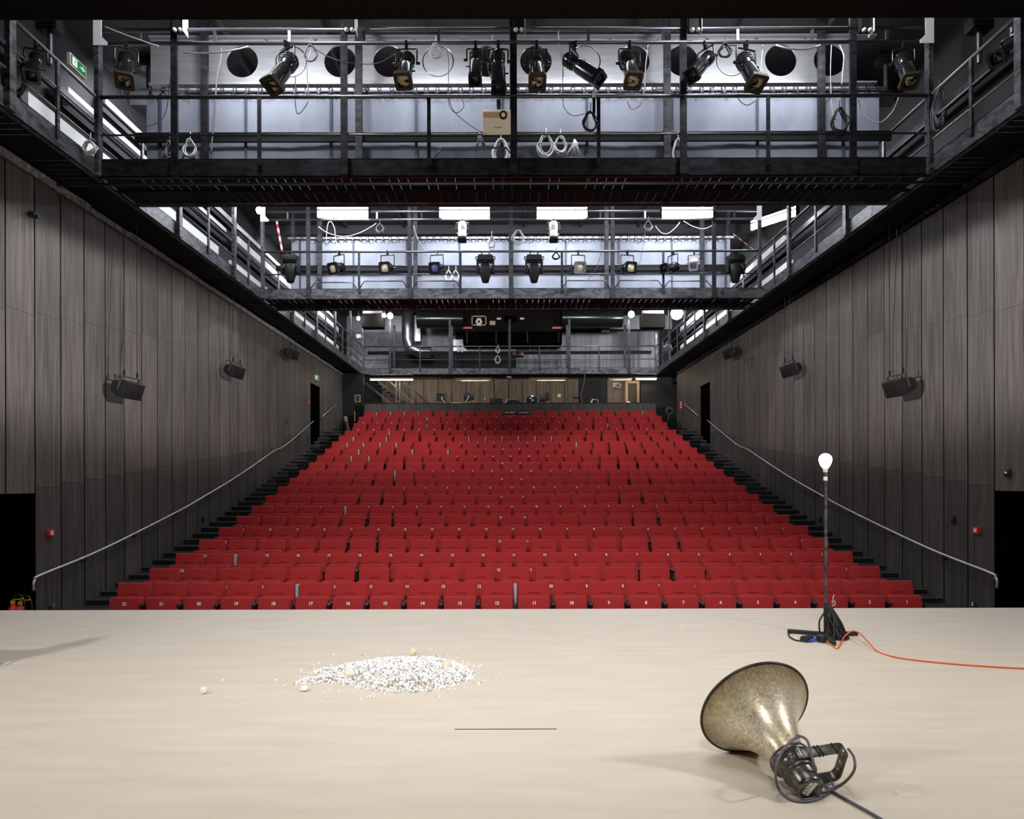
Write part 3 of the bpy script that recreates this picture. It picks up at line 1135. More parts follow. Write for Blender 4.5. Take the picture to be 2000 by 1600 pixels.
def proto_moving():
    r = empty('moving_head_light', (0, 0, 0), 'x', 'spotlight')
    b = MB()
    b.box(-0.19, 0.19, -0.13, 0.13, -0.24, -0.09)
    b.box(-0.21, 0.21, -0.10, 0.10, -0.22, -0.12)
    for s in (-1, 1):
        b.cb((s * 0.10, 0, -0.05), (0.03, 0.08, 0.10))
        b.tube(smooth_pts([(s * 0.19, -0.03, -0.13), (s * 0.25, -0.03, -0.13), (s * 0.25, -0.03, -0.19), (s * 0.19, -0.03, -0.19)], 3), 0.014, 6)
    b.build('base', M['headplastic'], r, 0.012, 2, True)
    b = MB()
    for s in (-1, 1):
        b.box(s * 0.205 - 0.03, s * 0.205 + 0.03, -0.09, 0.09, -0.56, -0.20)
    b.box(-0.235, 0.235, -0.09, 0.09, -0.28, -0.23)
    b.build('arm', M['headplastic'], r, 0.015, 2, True)
    b = MB()
    prof = [(-0.30, 0.10, 0.08), (-0.33, 0.145, 0.115), (-0.40, 0.165, 0.135), (-0.50, 0.160, 0.135), (-0.60, 0.140, 0.12), (-0.70, 0.112, 0.10), (-0.78, 0.088, 0.085), (-0.795, 0.075, 0.075)]
    n = 18
    vs = []
    for z, rx, ry in prof:
        for k in range(n):
            a = 2 * PI * k / n
            c, s_ = math.cos(a), math.sin(a)
            e = 0.75
            vs.append((rx * math.copysign(abs(c) ** e, c), ry * math.copysign(abs(s_) ** e, s_), z))
    fs = [(i * n + k, i * n + (k + 1) % n, (i + 1) * n + (k + 1) % n, (i + 1) * n + k) for i in range(len(prof) - 1) for k in range(n)]
    fs += [tuple(range(n - 1, -1, -1)), tuple(range((len(prof) - 1) * n, len(prof) * n))]
    b.add([(x, y, z) for x, y, z in vs], [f[::-1] for f in fs], True)
    o = b.build('head', M['headplastic'], r, 0, 2, True)
    b = MB()
    for s in (-1, 1):
        b.bar((s * 0.155, -0.135, -0.44), (s * 0.10, -0.125, -0.335), 0.010, 0.008)
    b.build('trim_strip', M['galv'], o, 0, 2, True)
    return r


def set_lamp(o, loc, yaw, pitch, label, group, s=1.0):
    o.location = loc
    o.scale = (s, s, s)
    o.rotation_euler = (0, 0, math.radians(yaw))
    for c in o.children:
        if c.name.split('.')[0] == 'body':
            c.rotation_euler = (math.radians(pitch), 0, 0)
    o['label'] = label
    o['group'] = group


def lamps(proto, rows, group):
    for i, (loc, yaw, pitch, s, lab) in enumerate(rows):
        o = proto if i == 0 else copy_tree(proto)
        set_lamp(o, loc, yaw, pitch, lab, group, s)


bpy.context.view_layer.update()
BAR1 = 86.5
g1 = 'profile spotlights hanging on the front bridge'
pa = proto_profile('a', 'body', 'gel', 'glass')
rowsA = []
for px, yaw, pitch, s, lab in ((247, 22, 60, 1.0, 'black profile spotlight hanging next to the left gallery corner of the front bridge'),
                            (560, -34, 58, 1.12, 'black profile spotlight turned to the left, below the white coil of cable, front bridge'),
                            (794, -4, 60, 1.02, 'black profile spotlight with patchy lens reflections right of the second bridge post'),
                            (1048, 0, 62, 1.02, 'black profile spotlight hanging just right of the centre post of the front bridge'),
                            (1229, 4, 60, 1.02, 'black profile spotlight alone above the hanging cable ring of the front bridge'),
                            (1457, 18, 60, 1.08, 'black profile spotlight right of the sharply turned one near the fourth bridge post'),
                            (1765, -8, 62, 1.0, 'black profile spotlight hanging next to the right gallery corner of the front bridge')):
    rowsA.append((P(px, BAR1, B1 - 0.10), yaw, pitch, s, lab))
lamps(pa, rowsA, g1)
pb = proto_profile('b', 'body', 'body', 'glass', 0.24, 0.10, 0.40, 0.105, 0.11, 0.26, False)
rowsB = [(P(929, BAR1, B1 - 0.10), 0, 66, 0.95, 'smaller black spotlight left of the pair beside the centre post, above the projector'),
         (P(973, BAR1, B1 - 0.10), 2, 74, 1.05, 'long black spotlight pointing down just left of the centre post, above the projector'),
         (P(1121, BAR1, B1 - 0.10), 62, 42, 1.12, 'black spotlight turned sharply sideways towards the right wall, front bridge'),
         (P(1378, BAR1, B1 - 0.10), -52, 46, 1.0, 'black spotlight turned sharply towards the left beside the fourth bridge post'),
         (P(70, 88, 9.35), 25, 50, 0.9, 'black can spotlight hanging on the left gallery beside the exit sign'),
         (P(1978, 60, 9.3), -62, 32, 0.95, 'black can spotlight hanging on the right gallery at the picture edge')]
lamps(pb, rowsB, g1)
# second bridge
g2 = 'round lamps hanging on the rail of the second bridge'
R2Y = 493
pc = proto_profile('c', 'body', 'body', 'amber', 0.20, 0.125, 0.15, 0.13, 0.148, 0.40, False)
rowsC = []
for px, yaw, pitch, lab in ((662, -28, 18, 'lamp with dull lens turned to the left, first on the second bridge rail'),
                            (757, -8, 16, 'lamp with pale striped lens, second from the left gallery on the second bridge rail'),
                            (1129, 6, 14, 'lamp with bright cream lens, right of the two centre moving heads'),
                            (1225, 14, 14, 'lamp with cream lens hanging alone right of the fourth post, second bridge')):
    rowsC.append((P(px, R2Y, B2 - 0.06), yaw, pitch, 1.04, lab))
lamps(pc, rowsC, g2)
pd = proto_profile('d', 'body', 'body', 'blueglass', 0.20, 0.125, 0.12, 0.13, 0.148, 0.40, False)
lamps(pd, [(P(853, R2Y, B2 - 0.06), -10, 18, 1.02, 'lamp with violet blue lens left of the hanging cable coils, second bridge')], g2)
pe = proto_profile('e', 'body', 'body', 'glass', 0.26, 0.12, 0.24, 0.115, 0.125, 0.40, False)
lamps(pe, [(P(1314, R2Y, B2 - 0.06), -55, 14, 1.0, 'black lamp turned sideways next to the white lamp, second bridge')], g2)
pf = proto_profile('f', 'bodyw', 'bodyw', 'blueglass', 0.30, 0.125, 0.30, 0.115, 0.135, 0.30, False)
lamps(pf, [(P(1356, R2Y, B2 - 0.06), -20, 30, 0.9, 'white profile lamp with dark blue lens on the second bridge rail')], g2)
pg = proto_profile('g', 'bodyw', 'plastic', 'glass', 0.30, 0.125, 0.24, 0.12, 0.125, 0.26, False)
lamps(pg, [(P(903, 430, B2 - 0.10), 0, 74, 0.92, 'white profile lamp hanging below the fluorescent light, left of the centre post'),
           (P(1081, 430, B2 - 0.10), 0, 74, 0.92, 'white profile lamp hanging below the fluorescent light, right of the centre post')], 'white lamps on the upper bar of the second bridge')
pm = proto_moving()
rows = [(P(567, 493, B2 - 0.06), 0, 0, 1.0, 'black moving head light at the left gallery end of the second bridge'),
        (P(948, 493, B2 - 0.06), 0, 0, 1.0, 'black moving head light just left of the centre post of the second bridge'),
        (P(1043, 493, B2 - 0.06), 0, 0, 1.0, 'black moving head light just right of the centre post of the second bridge'),
        (P(1436, 493, B2 - 0.06), 0, 0, 1.0, 'black moving head light at the right gallery end of the second bridge')]
lamps(pm, rows, 'black moving head lights on the second bridge')

# ---- twin spot sensor units on the front bridge posts
tu = None
for i, (px, lab) in enumerate(((350, 'first'), (684, 'second'), (1013, 'third'), (1356, 'fourth'), (1690, 'fifth'))):
    p = P(px, 52, B1 - 0.10)
    if tu is None:
        tu = empty('twin_floodlight', p, 'x', 'lamp', 'twin lamp boxes on the front bridge posts')
        MB().box(-0.09, 0.09, -0.06, 0.06, -0.08, 0.26).build('housing', M['black'], tu, 0, 2, True)
        MB().box(0.092, 0.10, -0.09, 0.09, -0.12, 0.30).build('bracket', M['white'], tu, 0, 2, True)
        for s in (-1, 1):
            MB().lathe([(0, 0.036), (0.015, 0.03), (0.022, 0.012)], 14, (s * 0.045, -0.055, -0.085), (s * 0.045, -0.055 - 0.5, -0.085 - 0.86)).build('lens', M['pbeige'], tu, 0, 2, True)
        o = tu
    else:
        o = copy_tree(tu)
    o.location = p
    o['label'] = 'black box with two small round lamps beside the %s post of the front bridge' % lab

# ---- projector
p = P(970, 239, B1 - 0.22)
r = empty('projector', p, 'beige video projector hanging from the rail of the front bridge, left of the centre post', 'projector')
mt = Matrix.Rotation(math.radians(38), 4, 'X')
b = MB().box(-0.215, 0.215, -0.07, 0.07, -0.165, 0.165, 0, mt)
b.build('casing', M['pbeige'], r, 0.012, 2, True)
gr = MB().box(-0.20, 0.04, -0.074, -0.069, 0.075, 0.15, 0, mt).build('grille', M['tan'], r, 0, 2, True)
b = MB().lathe([(0, 0.062), (0.02, 0.062), (0.02, 0.045), (0.0, 0.03), (0.0, 0.001)], 20, mt @ Vector((0.105, -0.068, 0.115)), mt @ Vector((0.105, -1.068, 0.115)))
b.build('lens', M['glass'], r, 0, 2, True)
for (x0, z0, w_, h_) in ((-0.14, 0.14, 0.08, 0.018), (-0.20, -0.155, 0.05, 0.022)):
    MB().box(x0, x0 + w_, -0.0745, -0.0695, z0, z0 + h_, 0, mt).build('sticker', M['yellow'], r, 0, 2, True)
lettering('brand_lettering', 'Panasonic', 0.034, 'plastic', p + mt @ Vector((0.02, -0.0725, -0.055)), (PI / 2 + math.radians(38), 0, 0), r, 0.001)
b = MB().cb((0.03, 0.05, 0.20), (0.05, 0.05, 0.10))
b.cb((0.03, 0.07, 0.29), (0.025, 0.025, 0.12))
b.cb((0.03, 0.12, 0.36), (0.06, 0.15, 0.05))
b.cb((0.03, 0.03, 0.14), (0.11, 0.06, 0.03))
b.build('mount', M['gel'], r, 0, 2, True)

# ================================================================ CABLES AND COILS ON THE RIG
def coil(px, py, D, w, h, n, m, label, r=0.012, group='coiled cables hung on the bridges', seed=1, hook=True):
    rn = random.Random(seed)
    c = P(px, py, D)
    b = MB()
    for k in range(n):
        ww, hh = w * rn.uniform(0.72, 1.05), h * rn.uniform(0.78, 1.05)
        off = Vector((rn.uniform(-0.25, 0.25) * w * 0.3, rn.uniform(-0.04, 0.04), (h - hh) * 0.9))
        pts = []
        for j in range(14):
            a = 2 * PI * j / 14
            pts.append(c + off + Vector((ww * math.cos(a) * (1.0 if math.sin(a) < 0.3 else 0.75), 0.02 * math.sin(a * 2 + k), hh * math.sin(a))))
        b.tube(smooth_pts(pts, 3, True), r, 5, True)
    if hook:
        b.tube([c + Vector((0, 0, h)), c + Vector((0.01, 0, h + 0.14))], 0.008, 5)
    return tag(b.build('cable_coil', M[m]), label, 'cable', group)


DR = B1b - 0.14
coil(1066, 287, DR, 0.14, 0.19, 7, 'cablew', 'large pale cable coil on the rear rail, just right of the centre post, front bridge', seed=2)
coil(1094, 285, DR, 0.11, 0.15, 6, 'cablew', 'round pale cable coil second from the centre post on the rear rail', seed=3)
coil(978, 300, DR, 0.15, 0.24, 5, 'cablew', 'tall pale loop of cable hanging under the beige projector', 0.016, seed=4)
coil(1324, 300, DR, 0.10, 0.24, 8, 'cablew', 'narrow pale cable bundle half hidden by the fourth post, front bridge', seed=5)
coil(1153, 238, B1 - 0.06, 0.125, 0.15, 4, 'rubber', 'black cable ring hanging from a strap below the front bridge rail', 0.011, seed=6)
coil(1639, 240, B1 - 0.06, 0.13, 0.22, 9, 'rubber', 'tangled dark cable bundle hanging near the right end of the front bridge', 0.010, seed=7)
coil(331, 292, DR, 0.07, 0.14, 6, 'cableg', 'grey cable bundle on the rear rail left of the first post, front bridge', seed=8)
coil(371, 292, DR, 0.12, 0.16, 5, 'cablew', 'pale cable loop on the rear rail right of the first post, front bridge', seed=9)
coil(851, 102, B1 - 0.04, 0.095, 0.11, 5, 'cablew', 'white cable coil hanging in front of the closed round opening left of centre', seed=10)
coil(607, 106, B1 - 0.04, 0.11, 0.13, 3, 'cableg', 'grey cable coil beside the turned spotlight, second bay of the front bridge', seed=11)
coil(1416, 100, B1 - 0.04, 0.11, 0.11, 3, 'rubber', 'dark cable coil between the two spotlights right of the fourth post', seed=12)
coil(1834, 215, 10.6, 0.10, 0.32, 7, 'cableg', 'long grey cable bundle hanging on the right gallery rail', seed=13)
coil(25, 150, 9.2, 0.20, 0.30, 6, 'rubber', 'dark cable loops hanging on the left gallery at the picture edge', 0.013, seed=14)
coil(176, 290, 10.4, 0.09, 0.10, 6, 'cablew', 'pale cable coil lying on the left gallery beside the corner post', seed=15)
coil(742, 447, B2 - 0.06, 0.12, 0.12, 4, 'cableg', 'grey cable coil below the bar in the second bay of the second bridge', seed=16)
coil(876, 540, B2b - 0.2, 0.10, 0.15, 5, 'cablew', 'left pale coil of the pair beside the violet blue lamp, second bridge', seed=17)
coil(890, 540, B2b - 0.2, 0.10, 0.15, 5, 'cablew', 'right pale coil of the pair beside the violet blue lamp, second bridge', seed=18)
coil(1266, 442, B2 - 0.06, 0.12, 0.12, 4, 'cableg', 'grey cable coil hanging below the bar in the fourth bay, second bridge', seed=19)
coil(1086, 500, B2 - 0.02, 0.10, 0.09, 3, 'rubber', 'black cable ring under the white lamp right of the centre post', seed=20)
coil(1012, 465, B2 - 0.02, 0.16, 0.20, 6, 'cablew', 'tangled white cables beside the centre post of the second bridge', seed=21, hook=False)
coil(960, 475, B2 - 0.02, 0.09, 0.17, 6, 'cablew', 'white cable knot above the moving head left of the centre post', seed=22)
# bunch of short straps
c0 = P(1122, 272, DR)
rn = random.Random(3)
b = MB()
for k in range(12):
    b.tube([c0, c0 + Vector((rn.uniform(-0.06, 0.06), -0.02, -0.08)), c0 + Vector((rn.uniform(-0.16, 0.16), rn.uniform(-0.04, 0.02), rn.uniform(-0.24, -0.30)))], 0.011, 5)
tag(b.build('strap_bundle', M['cablew']), 'bunch of pale safety straps fanned out on the rear rail right of the coils', 'straps')
c0 = P(937, 262, DR)
b = MB()
for k in range(7):
    b.tube([c0 + Vector((0, 0, 0.05)), c0 + Vector((rn.uniform(-0.04, 0.04), -0.02, -0.06)), c0 + Vector((rn.uniform(-0.10, 0.10), rn.uniform(-0.04, 0.02), rn.uniform(-0.18, -0.32)))], 0.009, 5)
tag(b.build('strap_bundle', M['cableg']), 'small bunch of grey clips hanging left of the projector', 'straps')
MB_s = MB().box(-0.022, 0.022, -0.012, 0.012, -0.25, 0.02)
o = MB_s.build('hanging_strap', M['black'])
o.location = P(1160, 190, B1 - 0.06)
tag(o, 'black strap with white tab holding the black cable ring on the front bridge rail', 'strap')
MB().box(-0.028, 0.028, -0.02, 0.03, -0.01, 0.07).build('tab', M['white'], o, 0, 2, True)


def rigcable(label, pts, D, r=0.009, m='cablew', k=6):
    return cable('cable', label, [P(x, y, D) for x, y in pts], r, m, group='loose cables on the bridges', k=k, n=5)


rigcable('white cable looping below the first turned spotlight to the rail, front bridge', [(577, 150), (577, 200), (581, 222), (592, 214), (602, 195), (601, 165), (600, 130), (608, 98)], B1 + 0.05)
rigcable('thin grey cable sagging between the second and third round openings', [(610, 92), (640, 110), (680, 122), (735, 124), (770, 106)], B1 + 0.10, 0.007, 'cableg')
rigcable('thin dark cable running down from the bar to the projector', [(872, 88), (876, 120), (876, 190), (880, 212), (893, 220), (906, 208), (902, 194)], B1 + 0.05, 0.006, 'cableg')
rigcable('thin dark cable sweeping down to the bottom of the projector', [(878, 195), (885, 215), (905, 235), (935, 255), (960, 262), (985, 258)], B1 + 0.04, 0.006, 'cableg')
rigcable('pale cable hanging in a loop right of the spotlight at the third bay', [(1266, 88), (1261, 130), (1258, 180), (1250, 205), (1234, 213), (1226, 200), (1225, 190)], B1 + 0.05)
rigcable('pale cable loop under the spotlight right of the fourth post', [(1490, 88), (1484, 150), (1478, 190), (1462, 205), (1448, 200), (1441, 190)], B1 + 0.05)
rigcable('thin cable drooping from the black cable ring to the left', [(1100, 92), (1099, 190), (1105, 215), (1120, 226), (1142, 222)], B1 + 0.04, 0.006, 'cableg')
rigcable('white cable running along the pipe past the first bay, front bridge', [(205, 52), (240, 66), (290, 84), (310, 90)], B1 - 0.05, 0.010)
rigcable('white flex resting along the bar over the first round opening', [(358, 103), (400, 104), (440, 101), (485, 91)], B1 + 0.10, 0.012)
rigcable('white flex hung slack over the last round opening', [(1515, 88), (1540, 95), (1575, 96), (1602, 88)], B1 + 0.08, 0.014)
rigcable('white vertical cable beside the first rear post of the front bridge', [(433, 92), (431, 120), (424, 150), (419, 220), (412, 300)], B1b - 0.2, 0.014, 'cableg')
rigcable('pale cable drooping at the right end of the front bridge', [(1677, 192), (1682, 215), (1700, 235), (1722, 238), (1745, 215), (1757, 185)], B1 + 0.05, 0.008)
rigcable('dark cable drooping at the left end of the front bridge', [(237, 170), (245, 205), (262, 235), (285, 246), (310, 238), (325, 215), (332, 160), (340, 120)], B1 + 0.05, 0.007, 'cableg')
rigcable('white cables gathered beside the fifth post of the front bridge', [(1640, 88), (1648, 110), (1646, 140), (1644, 165)], B1 - 0.02, 0.010)
rigcable('pale cable falling left of the fifth post of the front bridge', [(1624, 88), (1622, 150), (1626, 220), (1634, 235)], B1 - 0.02, 0.007)
rigcable('white cables running up beside the centre post, front bridge', [(1090, 60), (1092, 90), (1098, 120), (1100, 150)], B1 - 0.02, 0.010)
rigcable('white cable running up left of the centre post, front bridge', [(962, 70), (960, 100), (953, 130), (962, 160)], B1 - 0.02, 0.010)
rigcable('white cable swag from the first bay to the coil, second bridge', [(622, 443), (640, 455), (670, 462), (700, 456), (725, 443), (735, 436)], B2 - 0.03, 0.012)
rigcable('white cable loop at the start of the second bay, second bridge', [(637, 470), (640, 440), (646, 433), (653, 445), (655, 462), (660, 490), (670, 510)], B2 - 0.02, 0.010)
rigcable('white cable falling from the second post to the rail, second bridge', [(808, 440), (815, 465), (828, 485), (840, 493)], B2 - 0.02, 0.009)
rigcable('white cable swag right of the fourth post, second bridge', [(1280, 442), (1292, 455), (1305, 456), (1318, 446), (1328, 434)], B2 - 0.03, 0.012)
rigcable('white cable swag at the fifth post, second bridge', [(1335, 432), (1355, 443), (1375, 447), (1392, 440)], B2 - 0.03, 0.010)
rigcable('thin dark cable from the rail to the round lamp, fourth bay', [(1260, 450), (1256, 480), (1250, 510), (1240, 525)], B2 - 0.02, 0.008, 'cableg')
rigcable('thin dark cable beside the cream lamp right of the moving heads', [(1175, 490), (1168, 515), (1158, 535), (1148, 546)], B2 - 0.02, 0.008, 'cableg')
# red and white barrier tape at both ends of the second bridge
for i, (a, m_, lab) in enumerate((((540, 430, 552, 495), 'left', 'red and white barrier tape stretched steeply at the left end of the second bridge'), ((1432, 457, 1476, 491), 'right', 'red and white barrier tape stretched across the right end of the second bridge'))):
    r = empty('barrier_tape', P(a[0], a[1], B2 + 0.1), lab, 'tape', 'barrier tapes on the second bridge')
    for k in range(8):
        q0, q1 = k / 8, (k + 1) / 8
        A, B_ = P(a[0], a[1], B2 + 0.1), P(a[2], a[3], B2 + 0.02)
        MB().bar(A.lerp(B_, q0), A.lerp(B_, q1), 0.05, 0.004).build('stripe', M['redpaint' if k % 2 else 'white'], r)

# ---- exit signs: running figure and arrow
def exit_sign(name, loc, rotz, w, h, label, arrow=True, lit='green'):
    r = empty(name, loc, label, 'sign')
    r.rotation_euler = (0, 0, rotz)
    MB().box(-w / 2 - 0.015, w / 2 + 0.015, 0.0, 0.05, -h / 2 - 0.015, h / 2 + 0.015).build('casing', M['bodyw'], r, 0, 2, True)
    MB().box(-w / 2, w / 2, -0.004, 0.0, -h / 2, h / 2).build('face', M[lit], r, 0, 2, True)
    b = MB()
    s = h
    b.box(-w * 0.40, -w * 0.10, -0.007, -0.004, -h * 0.38, h * 0.38)
    if arrow:
        b.bar((w * 0.06, -0.006, 0), (w * 0.30, -0.006, 0), 0.10 * s, 0.003)
        b.bar((w * 0.22, -0.006, 0.22 * s), (w * 0.40, -0.006, 0), 0.10 * s, 0.003)
        b.bar((w * 0.22, -0.006, -0.22 * s), (w * 0.40, -0.006, 0), 0.10 * s, 0.003)
    b.build('pictogram', M['signw'], r, 0, 2, True)
    b = MB()
    x = -w * 0.25
    b.cyl((x + 0.06 * s, -0.0085, 0.24 * s), (x + 0.06 * s, -0.007, 0.24 * s), 0.055 * s, 10)
    for p0, p1 in (((0.04, 0.18), (-0.03, -0.04)), ((0.04, 0.15), (0.16, 0.05)), ((0.02, 0.15), (-0.12, 0.08)), ((-0.03, -0.04), (0.08, -0.14)), ((0.08, -0.14), (0.05, -0.3)), ((-0.03, -0.04), (-0.10, -0.16)), ((-0.10, -0.16), (-0.22, -0.2))):
        b.bar((x + p0[0] * s, -0.0085, p0[1] * s), (x + p1[0] * s, -0.0085, p1[1] * s), 0.055 * s, 0.002)
    b.build('running_figure', M[lit], r, 0, 2, True)
    return r


exit_sign('exit_sign', P(153, 129, 10.3), math.radians(90), 0.36, 0.15, 'green exit sign with running figure and arrow on the left gallery')
exit_sign('exit_sign', PX(620, 738, -W + 0.05), math.radians(84), 0.36, 0.16, 'small lit exit sign on the left wall above the upper door', False)
# grey roof units beside the front bridge
for px, py, D, lab in ((98, 50, 10.6, 'dark louvred roof unit above the left gallery'), (290, 122, 13.0, 'dark louvred roof unit behind the left corner of the front bridge'), (1730, 116, 13.0, 'dark louvred roof unit behind the right corner of the front bridge'), (1912, 48, 10.6, 'dark louvred roof unit above the right gallery')):
    p = P(px, py, D)
    b = MB().box(-0.16, 0.16, -0.1, 0.1, -0.11, 0.11)
    for k in range(3):
        b.box(-0.15, 0.15, -0.125, -0.10, -0.09 + k * 0.07, -0.065 + k * 0.07)
    r = empty('louvred_unit', p, lab, 'roof unit', 'louvred units under the roof')
    b.build('housing', M['steel'], r, 0, 2, True)
    MB().cyl((0, 0, -0.6), (0, 0, -0.11), 0.04, 8).build('stem', M['pipe'], r, 0, 2, True)
# ================================================================ WALL LOUDSPEAKERS
def speaker(p, yaw, ztop, label, s=1.0, roll=14):
    r = empty('wall_loudspeaker', p, label, 'loudspeaker', 'loudspeakers hung on the side walls')
    R = Matrix.Rotation(math.radians(yaw), 4, 'Z') @ Matrix.Rotation(math.radians(20), 4, 'X') @ Matrix.Scale(s, 4)
    EX = Matrix(((0, 0, 1, 0), (1, 0, 0, 0), (0, 1, 0, 0), (0, 0, 0, 1)))
    poly = [(-0.15, -0.15), (-0.03, -0.155), (0.11, -0.10), (0.15, -0.05), (0.15, 0.05), (0.11, 0.10), (-0.03, 0.155), (-0.15, 0.15)]
    MB().prism(poly, -0.225, 0.225, R @ EX).build('cabinet', M['plastic'], r, 0.006, 2, True)
    b = MB().box(-0.215, 0.215, -0.175, -0.15, -0.145, 0.145, 0, R)
    b.build('grille', M['black'], r, 0.01, 2, True)
    b = MB().box(-0.235, 0.235, -0.015, 0.015, 0.20, 0.22, 0, R)
    for sx in (-1, 1):
        b.box(sx * 0.235 - 0.006, sx * 0.235 + 0.006, -0.02, 0.02, -0.03, 0.22, 0, R)
    b.build('bracket', M['pipe'], r, 0, 2, True)
    for sx in (-0.17, 0.17):
        q = R @ Vector((sx, 0, 0.22))
        b = MB().tube([q, q + Vector((0.005, 0, 0.07)), q + Vector((0, 0, 0.12)), Vector((q.x, q.y, ztop - p[2]))], 0.006, 5)
        b.cb(q + Vector((0, 0, 0.06)), (0.025, 0.025, 0.09))
        b.build('wire', M['black'], r, 0, 2, True)
    q = R @ Vector((-0.12, 0.15, 0.05))
    MB().tube(smooth_pts([q, q + Vector((-0.02, 0, 0.15)), R @ Vector((-0.17, 0, 0.0)) + Vector((0, 0.02, 0.40)), Vector(((R @ Vector((-0.17, 0, 0))).x, 0.03, ztop - p[2]))], 4), 0.008, 5).build('signal_cable', M['rubber'], r, 0, 2, True)
    return r


ZW = ZWT + 0.02
for px, py, X, yaw, s, lab in ((248, 760, -6.93, 82, 1.0, 'black loudspeaker hung on the left wall, closest of its three to the stage'),
                            (457, 725, -6.95, 82, 1.0, 'black loudspeaker hung on the left wall, middle one of three'),
                            (568, 691, -6.95, 82, 1.0, 'black loudspeaker hung high on the left wall towards the upper door'),
                            (1758, 755, 6.93, -82, 1.0, 'black loudspeaker hung on the right wall, closest of its three to the stage'),
                            (1546, 722, 6.95, -82, 1.0, 'black loudspeaker hung on the right wall, middle one of three'),
                            (1428, 689, 6.95, -82, 1.0, 'black loudspeaker hung high on the right wall towards the upper door')):
    speaker(PX(px, py, X), yaw, ZW, lab, s)

# ================================================================ SMALL WALL FITTINGS
def wallbox(name, px, py, sx, w, h, d, m, label, cat, off=0.0):
    p = PX(px, py, sx * (W - d / 2 - off))
    r = empty(name, p, label, cat)
    return r, p


for sx, px, py, lab in ((-1, 98, 1041, 'red fire alarm call point on the left wall beside the lower doorway'), (1, 1908, 1036, 'red fire alarm call point on the right wall beside the lower doorway'), (-1, 602.5, 785.5, 'small red fire alarm call point on the left wall beside the upper door')):
    r, p = wallbox('fire_alarm_call_point', px, py, sx, 0.11, 0.11, 0.06, 'redpaint', lab, 'fire alarm')
    MB().cb((0, 0, 0), (0.06, 0.115, 0.11)).build('box', M['redpaint'], r, 0.006, 2, True)
    b = MB().cb((-sx * 0.032, 0, -0.002), (0.006, 0.062, 0.055))
    b.build('glass', M['paper'], r, 0, 2, True)
    MB().cb((-sx * 0.036, 0, 0.0), (0.004, 0.03, 0.014)).build('arrow_mark', M['plastic'], r, 0, 2, True)
    b = MB().cb((0, 0, -0.062), (0.04, 0.03, 0.016))
    b.build('test_key', M['chrome'], r, 0, 2, True)
# motion detector on the right wall above the doorway
r, p = wallbox('motion_detector', 1968, 924, 1, 0.1, 0.1, 0.05, 'black', 'small black box with round silver lens on the right wall above the doorway', 'detector')
MB().cb((0, 0, 0), (0.05, 0.10, 0.11)).build('box', M['plastic'], r, 0.005, 2, True)
MB().lathe([(0, 0.03), (0.02, 0.026), (0.03, 0.01)], 14, (-0.025, -0.0, 0), (-0.9, -0.44, 0)).build('lens', M['chrome'], r, 0, 2, True)
for sx, px, py, lab in ((1, 1862, 1015, 'small dark socket on the right wall left of the red call point'), (-1, 397, 1015, 'small dark lamp fixed low on the left wall beside the front rows'), (-1, 560, 824, 'small dark hook on the left wall above the handrail'),
                        (-1, 602, 857, 'small dark switch low on the left wall beside the upper door'), (1, 1390, 857, 'small dark switch low on the right wall beside the upper door'), (1, 1602, 1015, 'small dark lamp fixed low on the right wall beside the front rows')):
    r, p = wallbox('wall_socket', px, py, sx, 0.08, 0.12, 0.04, 'plastic', lab, 'socket')
    MB().cb((0, 0, 0), (0.04, 0.07, 0.13)).build('plate', M['plastic'], r, 0.005, 2, True)
    MB().cb((-sx * 0.025, 0, 0.02), (0.012, 0.04, 0.04)).build('insert', M['pipe'], r, 0, 2, True)
for sx, px, py, lab in ((-1, 101, 1187, 'small metal coat hook at the foot of the left wall'), (1, 1903, 1183, 'small metal coat hook at the foot of the right wall')):
    r, p = wallbox('coat_hook', px, py, sx, 0.08, 0.1, 0.06, 'chrome', lab, 'hook')
    MB().tube(smooth_pts([(sx * 0.03, 0, -0.04), (-sx * 0.02, 0, -0.05), (-sx * 0.03, 0, 0.0), (-sx * 0.01, 0.03, 0.05)], 4), 0.009, 6).build('hook', M['chrome'], r, 0, 2, True)
    MB().cb((sx * 0.026, 0, -0.02), (0.008, 0.05, 0.09)).build('plate', M['steel'], r, 0, 2, True)
p = PX(66, 420, -W + 0.06)
b = MB().cb(p, (0.10, 0.14, 0.05))
b.cb(p + Vector((0.05, 0, -0.02)), (0.05, 0.05, 0.05))
tag(b.build('wall_bracket', M['steel']), 'small dark steel bracket high on the left wall under the gallery', 'bracket')

